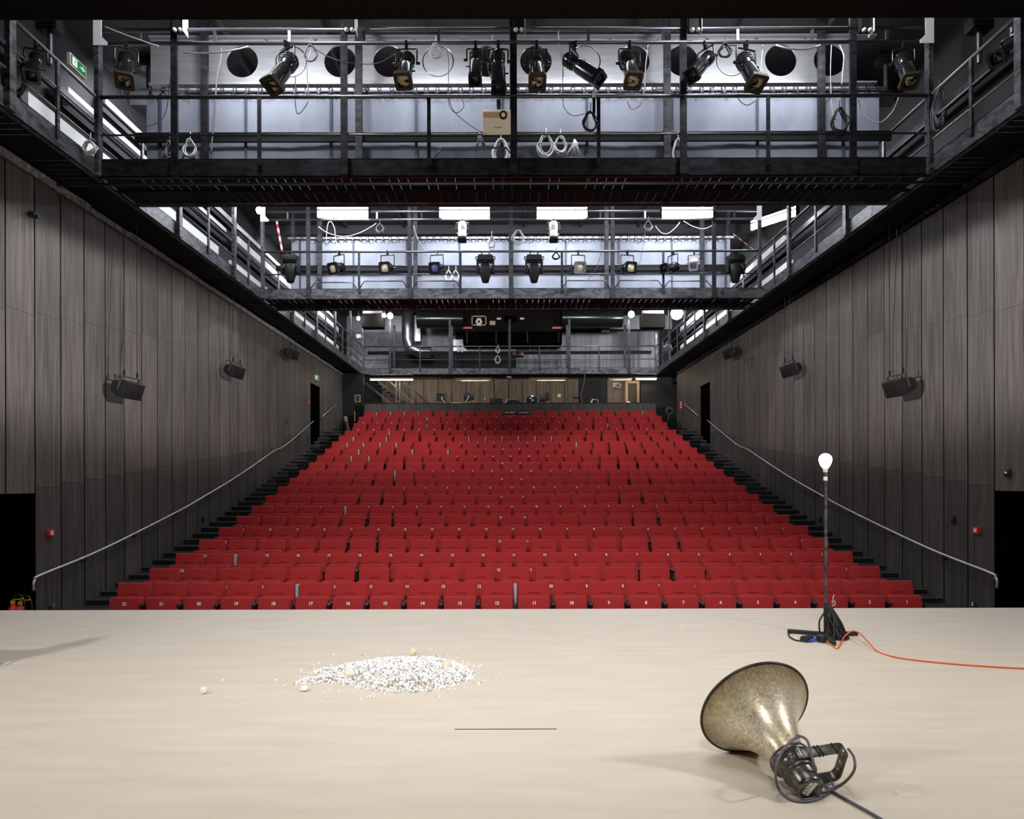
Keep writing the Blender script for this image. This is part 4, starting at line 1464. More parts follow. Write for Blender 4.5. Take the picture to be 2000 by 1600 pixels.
# ---- fire extinguishers in the left doorway
for px, py, X, s, lab in ((25, 1176, -7.05, 1.0, 'red fire extinguisher with yellow band in the left doorway, taller one in front'), (39, 1178, -7.0, 0.92, 'red fire extinguisher behind the first one in the left doorway')):
    p = PX(px, py, X)
    z0 = FLOOR0
    r = empty('fire_extinguisher', (p.x, p.y, z0), lab, 'fire extinguisher')
    hh = (p.z - z0) - 0.02
    b = MB().lathe([(0, 0.062), (0.02, 0.07), (hh - 0.12, 0.07), (hh - 0.05, 0.05), (hh - 0.02, 0.03), (hh, 0.028)], 16)
    b.build('cylinder_body', M['redpaint'], r, 0, 2, True)
    MB().lathe([(hh - 0.30, 0.0715), (hh - 0.14, 0.0715)], 16).build('label_band', M['paper'], r, 0, 2, True)
    b = MB().cb((0, 0, hh + 0.015), (0.04, 0.04, 0.05))
    b.bar((0, 0, hh + 0.05), (0.16, -0.02, hh + 0.07), 0.02, 0.012)
    b.build('lever', M['yellow'], r, 0, 2, True)
    MB().tube(smooth_pts([(0.01, 0, hh + 0.02), (0.03, 0, hh + 0.11), (0.13, 0, hh + 0.10), (0.17, 0.0, hh - 0.08), (0.10, 0.0, hh - 0.35)], 5), 0.011, 6).build('hose', M['rubber'], r, 0, 2, True)

# ================================================================ REAR OF THE HALL
YB = 33.5
b = MB()
b.box(-8.2, 8.2, YB, YB + 0.1, -1.2, ZC)
struct(b.build('wall_back', M['black']))
# timber boarded part behind the control desk
b = MB()
zt = P(900, 741, YB - 0.05).z
x = P(745, 760, YB - 0.05).x
xe = P(1133, 760, YB - 0.05).x
while x < xe - 0.1:
    x2 = min(x + 0.69, xe)
    b.box(x + 0.017, x2 - 0.017, YB - 0.06, YB - 0.03, ZF[19], zt)
    x = x2
xa, xb_ = P(1186, 760, YB - 0.05).x, P(1219, 760, YB - 0.05).x
b.box(xa, xb_, YB - 0.06, YB - 0.03, ZF[19], zt)
struct(b.build('wall_back_panel', M['backwood']))
# upper back wall: pale concrete on the left, metal faced panels on the right
b = MB()
b.box(-8.0, P(890, 700, YB - 0.1).x, YB - 0.12, YB - 0.02, ZG + 0.45, P(800, 648, YB - 0.1).z)
struct(b.build('wall_back_surface', M['concrete2']))
b = MB()
b.box(-8.0, P(1060, 700, YB - 0.1).x, YB - 0.10, YB - 0.02, P(800, 648, YB - 0.1).z, ZC)
b.box(P(1060, 700, YB - 0.1).x, 8.0, YB - 0.10, YB - 0.02, P(800, 644, YB - 0.1).z, ZC)
struct(b.build('wall_back_surface', M['gbeam']))
x = P(1008, 700, YB - 0.1).x
k = 0
wd = [0.95, 1.05, 1.0, 0.98, 0.9, 1.1, 1.0]
b = MB()
for k in range(7):
    b.box(x, x + wd[k] - 0.012, YB - 0.13, YB - 0.10, ZG + 0.45, P(1200, 648, YB - 0.1).z)
    x += wd[k]
struct(b.build('wall_back_surface', M['panelmetal']))
b = MB()
b.box(-5.9, P(1008, 700, YB - 0.16).x, YB - 0.16, YB - 0.13, ZG + 0.45, P(900, 692, YB - 0.1).z)
b.box(P(885, 700, YB - 0.16).x, P(1008, 700, YB - 0.16).x, YB - 0.17, YB - 0.13, P(900, 692, YB - 0.1).z + 0.05, P(900, 668, YB - 0.1).z + 0.1, 1)
struct(b.build('wall_back_surface', [M['black'], M['galv']]))
# round headed recess line on the far right
# ---- parapet of the control desk
YP = 28.55
zp = P(1000, 787.5, YP).z
x0, x1 = P(712, 790, YP).x, P(1281, 790, YP).x
r = empty('control_desk', (0, YP, ZF[19]), 'long dark control desk with boarded parapet behind the last seat row', 'desk')
MB().box(x0, x1, YP, YP + 0.08, ZF[19], zp - 0.02).build('parapet', M['wall'], r)
MB().box(x0 - 0.02, x1 + 0.02, YP - 0.01, YP + 0.16, zp - 0.02, zp + 0.01).build('ledge', M['steel'], r)
MB().box(x0 + 0.1, x1 - 0.1, YP + 0.08, YP + 1.2, zp - 0.10, zp - 0.06).build('worktop', M['plastic'], r)
b = MB()
for x in (x0 + 0.15, -2, 0, 2, x1 - 0.15):
    MB().box(x - 0.03, x + 0.03, YP + 0.9, YP + 1.1, ZF[19], zp - 0.10).build('support', M['plastic'], r)
ZD = zp - 0.06


def onDesk(px, dy=0.55):
    q = P(px, 780, YP + dy)
    return Vector((q.x, YP + dy, ZD))


def monitor(px, wid, hgt, yaw, tilt_, zc, label, arm=None, back=True):
    q = onDesk(px, 0.5)
    r = empty('monitor', q, label, 'monitor', 'screens on the control desk')
    mt = Matrix.Translation((0, 0, zc)) @ Matrix.Rotation(math.radians(yaw), 4, 'Z') @ Matrix.Rotation(math.radians(tilt_), 4, 'Y') @ Matrix.Rotation(math.radians(-10), 4, 'X')
    MB().box(-wid / 2, wid / 2, -0.02, 0.02, -hgt / 2, hgt / 2, 0, mt).build('panel', M['plastic'], r, 0.006, 2, True)
    MB().box(-wid / 2 + 0.015, wid / 2 - 0.015, 0.02, 0.023, -hgt / 2 + 0.015, hgt / 2 - 0.015, 0, mt).build('screen', M['glass'], r, 0, 2, True)
    if arm:
        a = mt @ Vector((0, -0.03, 0.02))
        MB().tube([a, a + Vector((0.02 * arm, -0.04, -0.12)), Vector((0.18 * arm, -0.04, 0.12)), Vector((0.36 * arm, 0.02, 0.06)), Vector((0.36 * arm, 0.02, -0.005))], 0.026, 8).build('arm', M['bodyw'], r, 0, 2, True)
    else:
        MB().cb((0, 0.02, (zc - hgt / 2) / 2), (0.07, 0.05, max(0.06, zc - hgt / 2 + 0.05))).build('stand', M['plastic'], r, 0, 2, True)
    MB().cb((0.0 if not arm else 0.36 * arm, 0.02, 0.008), (0.22, 0.16, 0.016)).build('foot', M['plastic'], r, 0, 2, True)
    return r


monitor(862, 0.44, 0.36, 22, 8, 0.36, 'black monitor on a white arm, tilted towards the left wall, control desk', 1)
monitor(916, 0.46, 0.38, -22, -10, 0.40, 'black monitor on a white arm, tilted towards the mixing desk', -1)
monitor(969, 0.56, 0.24, 0, 0, 0.20, 'low black laptop screen between the lamp and the mixing desk')
monitor(1063, 0.44, 0.36, -25, -8, 0.36, 'black monitor right of the equipment rack, control desk')
# mixing desk
q = onDesk(1003, 0.5)
r = empty('mixing_desk', q, 'large sloping audio mixing desk at the middle of the control desk', 'mixing desk')
poly = [(-0.42, 0), (-0.25, 0.22), (0.10, 0.22), (0.50, 0.06), (0.50, 0)]
MB().prism(poly, -0.3, 0.3, Matrix(((1, 0, 0, 0), (0, 0, 1, 0), (0, 1, 0, 0), (0, 0, 0, 1)))).build('casing', M['plastic'], r, 0.01, 2, True)
MB().bar((-0.44, -0.31, 0.0), (-0.24, -0.31, 0.235), 0.03, 0.05).build('edge_trim', M['bodyw'], r, 0, 2, True)
b = MB()
for k in range(5):
    b.cb((-0.14 + k * 0.10, -0.305, 0.06 + 0.02 * (k % 2)), (0.06, 0.02, 0.03))
b.build('connector', M['cablew'], r, 0, 2, True)
MB().bar((-0.20, -0.3, 0.228), (0.12, -0.3, 0.228), 0.03, 0.012).build('edge_trim', M['cablew'], r, 0, 2, True)
# rack
q = onDesk(1039, 0.45)
r = empty('equipment_rack', q, 'small steel framed equipment rack with blinking devices and yellow light on top', 'rack')
b = MB()
for sx in (-0.24, 0.24):
    b.tube(smooth_pts([(sx, -0.2, 0), (sx, -0.2, 0.30), (sx * 0.95, -0.2, 0.345), (0, -0.2, 0.35)], 3), 0.016, 6)
    b.tube([(sx, 0.2, 0), (sx, 0.2, 0.34)], 0.014, 6)
b.build('frame', M['galv'], r, 0, 2, True)
for k in range(4):
    d_ = MB().box(-0.22, 0.22, -0.19, 0.2, 0.02 + 0.08 * k, 0.09 + 0.08 * k).build('device', M['plastic'], r, 0, 2, True)
    MB().cb((-0.06 + 0.04 * (k % 3), -0.193, 0.055 + 0.08 * k), (0.09, 0.004, 0.018)).build('display', M['signw'] if k != 1 else M['green'], d_, 0, 2, True)
MB().cb((0, 0, 0.36), (0.40, 0.3, 0.02)).build('lid', M['cablew'], r, 0, 2, True)
MB().lathe([(0, 0.045), (0.04, 0.045), (0.07, 0.02)], 12, (0.02, -0.05, 0.37)).build('beacon', M['ledy'], r, 0, 2, True)
# gooseneck lamps
q = onDesk(944, 0.4)
r = empty('desk_lamp', q, 'small desk lamp with dark base and pale head left of the laptop', 'lamp')
MB().tube(smooth_pts([(0.02, 0, 0), (-0.02, 0, 0.10), (-0.06, 0, 0.17), (-0.02, 0, 0.26), (0.03, 0, 0.27)], 4), 0.012, 6).build('neck', M['plastic'], r, 0, 2, True)
MB().lathe([(0, 0.02), (0.06, 0.045)], 10, (0.02, 0, 0.29), (0.5, 0, 0.0)).build('shade', M['paper'], r, 0, 2, True)
MB().cb((0.02, 0, 0.01), (0.14, 0.1, 0.02)).build('base', M['bodyw'], r, 0, 2, True)
q = onDesk(1162, 0.4)
r = empty('desk_lamp', q, 'angled white desk lamp on the right half of the control desk', 'lamp')
MB().tube([(0.13, 0, 0), (0.13, 0, 0.23), (-0.10, 0, 0.26)], 0.018, 6).build('arm', M['bodyw'], r, 0, 2, True)
MB().cyl((-0.09, 0, 0.27), (-0.16, 0, 0.11), 0.03, 10, 0.045).build('shade', M['bodyw'], r, 0, 2, True)
MB().cb((0.13, 0, 0.01), (0.16, 0.12, 0.02)).build('base', M['plastic'], r, 0, 2, True)
for px, w_, h_, m_, lab in ((853, 0.18, 0.05, 'paper', 'white sheet of paper on the ledge of the desk left of the first monitor'), (893, 0.50, 0.09, 'paper', 'pile of white papers between the two arm monitors'), (1074, 0.48, 0.05, 'tan', 'long pale folder lying right of the equipment rack'),
                        (750, 0.14, 0.10, 'paper', 'white bowl shaped object on the desk under the stair')):
    q = onDesk(px, 0.3)
    b = MB()
    if h_ == 0.10:
        b.lathe([(0, 0.07), (0.05, 0.065), (0.09, 0.03), (0.10, 0.005)], 14)
    else:
        rn = random.Random(px)
        z = 0.0
        while z < h_:
            b.cb((rn.uniform(-0.03, 0.03), rn.uniform(-0.03, 0.03), z + 0.011), (w_ * rn.uniform(0.8, 1), 0.3, 0.022), Matrix.Rotation(rn.uniform(-0.1, 0.1), 4, 'Z'))
            z += 0.022
    o = b.build('papers' if h_ != 0.10 else 'bowl', M[m_])
    o.location = q
    tag(o, lab, 'papers' if h_ != 0.10 else 'bowl')
q = onDesk(1228, 0.3)
b = MB()
rn = random.Random(9)
vs = []
for k in range(9):
    for j in range(9):
        u, v = k / 8 - 0.5, j / 8 - 0.5
        vs.append((u * 0.34, v * 0.3, max(0, 0.20 * math.exp(-12 * (u * u + v * v)) + rn.uniform(-0.03, 0.04))))
b.add(vs, [(k * 9 + j, k * 9 + j + 1, k * 9 + j + 10, k * 9 + j + 9) for k in range(8) for j in range(8)], True)
o = b.build('crumpled_cloth', M['paper'])
o.location = q
tag(o, 'crumpled white cloth on the desk in front of the framed loudspeaker', 'cloth')
rn = random.Random(12)
q = onDesk(1106, 0.3)
b = MB()
for k in range(4):
    b.tube(smooth_pts([q + Vector((rn.uniform(-0.25, 0), 0, 0)), q + Vector((rn.uniform(-0.1, 0.1), 0, rn.uniform(0.06, 0.14))), q + Vector((rn.uniform(0, 0.25), 0, rn.uniform(0, 0.16)))], 4), 0.009, 5)
tag(b.build('cable_tangle', M['cableg']), 'tangle of thin grey cables on the desk under the wall thermostat', 'cable')
q = onDesk(1142, 0.2)
cable('cable', 'pair of long cables hanging from the rear bridge to the desk', [P(1144, 700, YP + 1.9), P(1142, 735, YP + 1.9), P(1139, 757, YP + 1.2), P(1135, 772, YP + 0.9), (q.x - 0.02, YP + 0.5, ZD + 0.05), (q.x + 0.05, YP + 0.4, ZD + 0.02)], 0.016, 'cableg')
# thermostat, control panel, sign on the back wall
p = P(1092, 773, YB - 0.08)
r = empty('thermostat', p, 'small white square thermostat on the brown back wall', 'thermostat')
MB().cb((0, 0, 0), (0.16, 0.04, 0.16)).build('plate', M['paper'], r, 0.01, 2, True)
MB().cyl((0, -0.02, 0), (0, -0.04, 0), 0.045, 14).build('dial', M['bodyw'], r, 0, 2, True)
p = P(1124.5, 774, YB - 0.08)
r = empty('control_box', p, 'dark blue control box on the back wall right of the thermostat', 'control box')
MB().cb((0, 0, 0), (0.28, 0.06, 0.20)).build('box', M['plastic'], r, 0.006, 2, True)
MB().cb((0, -0.032, 0.02), (0.22, 0.004, 0.07)).build('display', M['blueglass'], r, 0, 2, True)
p = P(1201, 752, YB - 0.08)
r = empty('fire_hose_sign', p, 'white sign with red symbol on the boarded back wall left of the framed loudspeaker', 'sign')
MB().cb((0, 0, 0), (0.18, 0.02, 0.19)).build('plate', M['paper'], r, 0, 2, True)
b = MB().cb((-0.03, -0.012, 0.02), (0.05, 0.004, 0.10))
b.cb((0.045, -0.012, 0.03), (0.04, 0.004, 0.05))
b.cb((0.03, -0.012, -0.05), (0.06, 0.004, 0.04))
b.build('symbol', M['redpaint'], r, 0, 2, True)
p = P(1208, 754, YB - 0.3)
b = MB().tube([p + Vector((0.11 * math.cos(a * PI / 8), 0, 0.11 * math.sin(a * PI / 8))) for a in range(16)], 0.03, 8, True)
tag(b.build('hose_ring', M['galv']), 'grey ring hanging beside the white sign at the back wall', 'ring')
# framed loudspeaker
p0, p1 = P(1221.5, 744, YB - 0.5), P(1249, 788, YB - 0.5)
r = empty('framed_loudspeaker', ((p0.x + p1.x) / 2, YB - 0.5, ZF[19]), 'tall loudspeaker with beige frame and dark grille at the right end of the back wall', 'loudspeaker')
MB().box(p0.x, p1.x, YB - 0.5, YB - 0.1, ZF[19], p0.z).build('cabinet', M['tan'], r, 0.01)
MB().box(p0.x + 0.12, p1.x - 0.12, YB - 0.515, YB - 0.495, ZF[19] + 0.1, p0.z - 0.12).build('grille', M['gel'], r)
# dark partition at the right and left rear
b = MB()
b.box(P(1252, 770, 31.9).x, W + 0.6, 31.9, 32.0, ZF[19], ZG - 0.3)
struct(b.build('wall_rear_right', M['tier']))
b = MB()
b.box(-W - 0.6, P(712, 770, 30.4).x, 30.2, 30.3, ZF[19], ZG - 0.02)
struct(b.build('wall_rear_left', M['black']))
p = P(698.5, 778.5, 30.18)
r = empty('notice_board', p, 'small framed paper notice on the dark wall left of the control desk', 'notice')
MB().cb((0, 0, 0), (0.24, 0.02, 0.32)).build('frame', M['tan'], r, 0, 2, True)
MB().cb((0, -0.012, 0), (0.19, 0.006, 0.27)).build('sheet', M['gel'], r, 0, 2, True)
p = P(693, 813, 30.18)
r = empty('light_strip', p, 'vertical strip of five small yellow lights on the dark wall left of the last rows', 'light strip')
MB().cb((0, 0.005, 0), (0.03, 0.015, 0.46)).build('strip', M['plastic'], r, 0, 2, True)
for k in range(5):
    MB().cb((0, -0.006, -0.18 + 0.09 * k), (0.026, 0.01, 0.02)).build('light', M['ledy'], r, 0, 2, True)
for k, (dx, tl, lab) in enumerate(((0, -7, 'thin pale board leaning at the rear end of the left wall, nearest the wall'), (0.10, -10, 'second thin pale board leaning at the rear end of the left wall'), (0.2, -12, 'outermost thin pale board leaning at the rear end of the left wall'))):
    p = P(678, 831, 29.3)
    mt = Matrix.Rotation(math.radians(tl), 4, 'Y')
    o = MB().box(-0.016, 0.016, -0.05, 0.05, 0, 0.82, 0, mt).build('leaning_board', M['tan'])
    o.location = (p.x + dx * 0.8, 29.3 - dx * 0.6, ZF[19])
    tag(o, lab, 'board', 'boards leaning at the left wall')
# red sign and stand on the right
p = PX(1331, 791.5, W - 0.06)
r = empty('fire_sign', p, 'red fire sign with white symbols at the rear end of the right wall', 'sign')
MB().cb((-0.03, 0, 0), (0.10, 0.10, 0.32)).build('box', M['redpaint'], r, 0, 2, True)
for k in range(3):
    MB().cb((-0.035, -0.052, -0.10 + 0.1 * k), (0.055, 0.006, 0.045)).build('symbol', M['paper'], r, 0, 2, True)
p = P(1306, 830, 29.0)
r = empty('lamp_stand', (p.x, 29.0, ZF[19]), 'dark stand with a coil of cable and lamp at the rear right corner', 'stand')
MB().cyl((0, 0, 0.02), (0, 0, 0.85), 0.06, 10).build('post', M['plastic'], r, 0, 2, True)
MB().cb((0, 0, 0.015), (0.4, 0.4, 0.03)).build('foot', M['plastic'], r, 0, 2, True)
b = MB()
rn = random.Random(5)
for k in range(5):
    b.tube([Vector((0.02 * k + 0.13 * math.cos(a * PI / 6), 0.03 * k - 0.08, 0.98 + rn.uniform(-0.02, 0.02) + 0.13 * math.sin(a * PI / 6))) for a in range(12)], 0.014, 5, True)
b.build('coil', M['cableg'], r, 0, 2, True)

# ---- stair from the desk level to the rear bridge
r = empty('steel_stair', (P(780, 788, 32.0).x, 32.0, ZF[19]), 'steel stair with handrails climbing left to the rear bridge behind the desk', 'stair')
for nm, a, b_, rr, yy, mm in (('stringer', (728, 736, 800, 796), None, 0.06, 32.0, 'steel'), ('stringer', (714, 748, 766, 790), None, 0.03, 32.6, 'pipe'), ('handrail', (752, 736, 812, 792), None, 0.028, 32.0, 'pipe'), ('handrail', (777, 737, 843, 794), None, 0.05, 31.9, 'steel')):
    MB().bar(P(a[0], a[1], yy), P(a[2], a[3], yy), rr * 2, rr * 2).build(nm, M[mm], r)
for k in range(9):
    q = P(728 + 8 * k, 740 + 6.7 * k, 32.3)
    MB().box(q.x - 0.12, q.x + 0.12, 32.0, 32.6, q.z - 0.02, q.z + 0.01).build('tread', M['steel'], r)
for px in (774, 781):
    q = P(px, 738, 31.9)
    MB().box(q.x - 0.03, q.x + 0.03, 31.85, 31.91, ZF[19], ZG).build('post', M['pipe'], r)

# ---- big ventilation ducts behind the rear bridge
b = MB()
pts = [P(797, 606, 32.6), P(797, 640, 32.6), P(797, 664, 32.6), P(803, 680, 32.6), P(818, 687, 32.6), P(842, 688, 32.6)]
b.tube(pts, 0.30, 20)
r = empty('ventilation_duct', pts[0], 'large silver round duct with an elbow left of the projection booth', 'duct')
b.build('pipe', M['duct'], r)
for q, qq in ((1, 2), (3, 4)):
    d = (pts[qq] - pts[q]).normalized()
    MB().lathe([(-0.02, 0.312), (0.02, 0.312)], 20, pts[q], pts[q] + d).build('collar', M['duct'], r)
a, b_ = P(815, 624, 31.9), P(905, 624, 31.9)
MB().cyl(a, b_, 0.42, 24).build('ventilation_duct', M['body'])
tag(bpy.data.objects['ventilation_duct.001'], 'wide dark horizontal duct between the elbow and the projection booth', 'duct')
a, b_ = P(1097, 622, 32.0), P(1215, 622, 32.0)
MB().cyl(a, b_, 0.42, 24).build('ventilation_duct', M['body'])
tag(bpy.data.objects['ventilation_duct.002'], 'wide dark horizontal duct right of the projection booth', 'duct')
a, b_ = P(850, 640, 32.9), P(850, 676, 32.9)
MB().box(P(803, 640, 32.9).x, P(822, 640, 32.9).x, 32.7, 33.1, P(810, 668, 32.9).z, P(810, 618, 32.9).z).build('ventilation_duct', M['galv'])
tag(bpy.data.objects['ventilation_duct.003'], 'square galvanised duct drop behind the silver elbow', 'duct')
MB().box(P(1175, 640, 32.9).x, P(1190, 640, 32.9).x, 32.7, 33.1, P(1180, 648, 32.9).z, P(1180, 618, 32.9).z).build('ventilation_duct', M['galv'])
tag(bpy.data.objects['ventilation_duct.004'], 'square galvanised duct drop right of the projection booth', 'duct')
# ---- projection booth
p0, p1 = P(905, 608, 31.9), P(1097, 647, 31.9)
r = empty('projection_booth', ((p0.x + p1.x) / 2, 31.9, p1.z), 'dark hanging projection booth over the middle of the rear bridge', 'booth')
MB().box(p0.x, p1.x, 31.95, 33.3, p1.z, ZC - 0.05).build('body', M['header'], r)
q0, q1 = P(904, 647.5, 31.9), P(1098, 669, 31.9)
MB().box(q0.x, q1.x, 32.0, 33.2, q1.z, q0.z).build('base', M['void'], r)
for px in (912, 969, 1030, 1091):
    q = P(px, 658, 31.98)
    MB().box(q.x - 0.03, q.x + 0.03, 31.97, 32.0, q1.z, q0.z).build('red_strut', mat('dull_red', (0.03, 0.004, 0.005, 1), 0.8), r, label='dull red strut')
q0, q1 = P(952, 610, 31.93), P(1028, 640, 31.93)
MB().box(q0.x, q1.x, 31.92, 31.95, q1.z, q0.z).build('front_panel', M['header'], r)
q0, q1 = P(921, 617, 31.9), P(950, 636, 31.9)
f = MB()
f.box(q0.x, q1.x, 31.88, 31.94, q0.z - 0.05, q0.z)
f.box(q0.x, q1.x, 31.88, 31.94, q1.z, q1.z + 0.05)
f.box(q0.x, q0.x + 0.05, 31.88, 31.94, q1.z, q0.z)
f.box(q1.x - 0.05, q1.x, 31.88, 31.94, q1.z, q0.z)
win = f.build('window_frame', M['tan'], r)
# the pale device in the booth window
q = P(935.5, 628.5, 31.9)
dv = empty('window_device', q, 'pale yellow device with a dark round port standing in the booth window', 'device')
MB().lathe([(0, 0.16), (0.16, 0.16), (0.16, 0.11), (0.0, 0.11)], 6, (0, 0.04, -0.02), (0, -0.9, -0.02)).build('ring', M['pbeige'], dv, 0, 2, True)
MB().cb((0, 0.0, -0.02), (0.20, 0.10, 0.36)).build('body', M['pbeige'], dv, 0.02, 2, True)
MB().cb((0, -0.125, -0.02), (0.09, 0.01, 0.09)).build('port', M['void'], dv, 0, 2, True)
for px, py, w_, h_, m_, lab in ((962, 631, 0.26, 0.19, 'tan', 'beige blank label on the projection booth front'), (974.5, 622.5, 0.20, 0.08, 'paper', 'small white label on the booth front, nearer the window'), (1019.5, 622.5, 0.18, 0.08, 'paper', 'small white label on the booth front, right of the dark panel'), (997, 624, 0.60, 0.34, 'void', 'dark control panel on the middle of the booth front')):
    q = P(px, py, 31.9)
    o = MB().cb((0, 0, 0), (w_, 0.03, h_)).build('booth_label', M[m_])
    o.location = q
    tag(o, lab, 'label')
for px, lab in ((913.5, 'red warning label on the left end of the booth'), (1087.5, 'red warning label on the right end of the booth')):
    q = P(px, 640.5, 31.88)
    o = empty('warning_label', q, lab, 'label', 'red labels on the booth')
    MB().cb((0, 0, 0), (0.44, 0.03, 0.10)).build('plate', M['redpaint'], o, 0, 2, True)
    for k in range(3):
        MB().cb((-0.12 + 0.11 * k, -0.017, 0), (0.07, 0.004, 0.035)).build('lettering', M['tan'], o, 0, 2, True)
# ---- big dark loudspeakers and lamps in the rear corners
for px0, px1, lab in ((706, 748, 'big dark loudspeaker box hanging in the left rear corner above the bridge'), (1253, 1300, 'big dark loudspeaker box hanging in the right rear corner above the bridge')):
    a, b_ = P(px0, 612, 30.0), P(px1, 639.5, 30.0)
    r = empty('hanging_loudspeaker', ((a.x + b_.x) / 2, 30.0, b_.z), lab, 'loudspeaker', 'big loudspeakers in the rear corners')
    MB().box(a.x, b_.x, 30.0, 30.5, b_.z, a.z).build('cabinet', M['header'], r, 0.02)
    MB().box(a.x + 0.03, b_.x - 0.03, 29.985, 30.0, b_.z + 0.03, a.z - 0.10).build('grille', M['header'], r)
    MB().box(a.x + 0.05, b_.x - 0.05, 30.1, 30.2, a.z, a.z + 0.15).build('bracket', M['galv'], r)
    for sx in (a.x + 0.1, b_.x - 0.1):
        MB().cyl((sx, 30.15, a.z + 0.1), (sx, 30.15, ZC), 0.02, 6).build('rod', M['steel'], r)


def bare_lamp(px, py, D, rad, label, power_mat='lampw', stem=True):
    p = P(px, py, D)
    r = empty('work_lamp', p, label, 'lamp', 'bright work lamps under the roof')
    MB().lathe([(-rad, rad * 0.2), (-rad * 0.7, rad * 0.75), (0, rad), (rad * 0.7, rad * 0.75), (rad, rad * 0.2)], 12).build('bulb', M[power_mat], r, 0, 2, True)
    MB().cyl((0, 0.03, rad), (0, 0.03, rad + 0.12), 0.03, 8).build('socket', M['plastic'], r, 0, 2, True)
    MB().cyl((0, 0.03, rad + 0.12), (0, 0.03, max(rad + 0.2, ZC - p.z)), 0.012, 6).build('rod', M['steel'], r, 0, 2, True)
    return p


bare_lamp(507, 411, 17.2, 0.09, 'bare bright lamp under the roof at the left end of the second bridge')
bare_lamp(700, 622, 29.8, 0.08, 'bright lamp left of the big loudspeaker in the left rear corner')
bare_lamp(750, 616, 29.8, 0.09, 'bright lamp right of the big loudspeaker in the left rear corner, outer one')
bare_lamp(762, 617, 29.8, 0.13, 'brightest lamp right of the big loudspeaker in the left rear corner')
bare_lamp(1233, 614, 29.8, 0.14, 'star bright lamp left of the big loudspeaker in the right rear corner')
bare_lamp(1322, 612, 28.8, 0.26, 'very bright lamp on the right gallery near the rear bridge')
# angled bright fitting on the right gallery
p = P(1513, 431, 18.6)
fluo(p.x, p.y, p.z, 1.3, 'glaring fluorescent fitting standing askew along the right gallery', 'fluo', math.radians(-52))
# warm tubes below the rear bridge
for px, D, L, m_, lab in ((765, 31.2, 2.0, 'fluow', 'lit warm tube light under the left end of the rear bridge'), (1262, 31.2, 1.0, 'fluow', 'lit warm tube light under the right end of the rear bridge'), (1211, 31.4, 1.1, 'tan', 'switched off tube light under the rear bridge above the white sign')):
    p = P(px, 736, D)
    r = empty('tube_light', (p.x, p.y, ZG - 0.16), lab, 'light fitting', 'tube lights under the rear bridge')
    MB().cb((0, 0, 0.06), (L, 0.12, 0.06)).build('housing', M['bodyw'], r, 0, 2, True)
    MB().cyl((-L / 2 + 0.04, -0.0, 0.0), (L / 2 - 0.04, -0.0, 0.0), 0.022, 8).build('tube', M[m_], r, 0, 2, True)
for px, lab in ((925, 'twin tube light fitting under the rear bridge, left of its centre post'), (1070, 'twin tube light fitting under the rear bridge, right of its centre post')):
    p = P(px, 736, 31.2)
    r = empty('tube_light', (p.x, p.y, ZG - 0.18), lab, 'light fitting', 'tube lights under the rear bridge')
    MB().cb((0, 0, 0.06), (1.70, 0.25, 0.04)).build('housing', M['tan'], r, 0, 2, True)
    for dy in (-0.08, 0.08):
        MB().cyl((-0.8, dy, 0.0), (0.8, dy, 0.0), 0.022, 8).build('tube', M['pbeige'], r, 0, 2, True)
# things on the rear bridge
for px, py, lab in ((899, 680, 'small white spot clamp on the rear bridge rail left of centre'),):
    p = P(px, py, B3 - 0.1)
    r = empty('clamp_lamp', p, lab, 'lamp')
    MB().tube(smooth_pts([(-0.1, 0, 0.04), (-0.06, 0, 0.14), (0.06, 0, 0.15), (0.10, 0, 0.04)], 4), 0.022, 6).build('yoke', M['bodyw'], r, 0, 2, True)
    for sx in (-0.08, 0.08):
        MB().cyl((sx, 0, 0.04), (sx, 0, -0.18), 0.04, 8).build('lamp_head', M['bodyw'], r, 0, 2, True)
coil(972, 684, B3 - 0.05, 0.12, 0.14, 6, 'cablew', 'upper pale cable coil hanging left of the centre post, rear bridge', seed=31)
coil(972, 703, B3 - 0.05, 0.13, 0.18, 7, 'cablew', 'lower pale cable coil hanging left of the centre post, rear bridge', seed=32)
coil(1035, 691, B3b, 0.10, 0.10, 5, 'cablew', 'first small cable coil on the rear rail right of the rear bridge centre', seed=33)
coil(1044, 692, B3b, 0.11, 0.13, 5, 'cablew', 'second small cable coil on the rear rail right of the rear bridge centre', seed=34)
coil(1067, 691, B3b, 0.08, 0.08, 4, 'cablew', 'third small cable coil on the rear rail, farthest right of the rear bridge centre', seed=35)
p = P(1012, 692, B3 - 0.05)
r = empty('followspot', p, 'dark box shaped spotlight right of the centre post on the rear bridge', 'spotlight')
MB().cb((0, 0, 0), (0.50, 0.4, 0.24)).build('housing', M['plastic'], r, 0.02, 2, True)
MB().cyl((-0.02, -0.2, 0.02), (-0.02, -0.26, 0.02), 0.08, 14).build('lens', M['glass'], r, 0, 2, True)
MB().cb((0.19, -0.21, -0.06), (0.05, 0.02, 0.03)).build('pilot_light', M['led'], r, 0, 2, True)
p = P(1304, 681, 29.2)
r = empty('floodlight', p, 'grey box floodlight tilted on the right gallery rail near the rear bridge', 'floodlight')
mt = Matrix.Rotation(math.radians(-28), 4, 'Y') @ Matrix.Rotation(math.radians(15), 4, 'X')
MB().box(-0.16, 0.16, -0.14, 0.10, -0.17, 0.17, 0, mt).build('housing', M['galv'], r, 0.02, 2, True)
MB().cyl(mt @ Vector((0.02, -0.14, 0.02)), mt @ Vector((0.02, -0.16, 0.02)), 0.05, 12).build('port', M['void'], r, 0, 2, True)
MB().tube(smooth_pts([(-0.10, 0, 0.18), (-0.02, 0, 0.28), (0.08, 0, 0.24)], 4), 0.018, 6).build('handle', M['pipe'], r, 0, 2, True)
p = P(701, 657, 31.0)
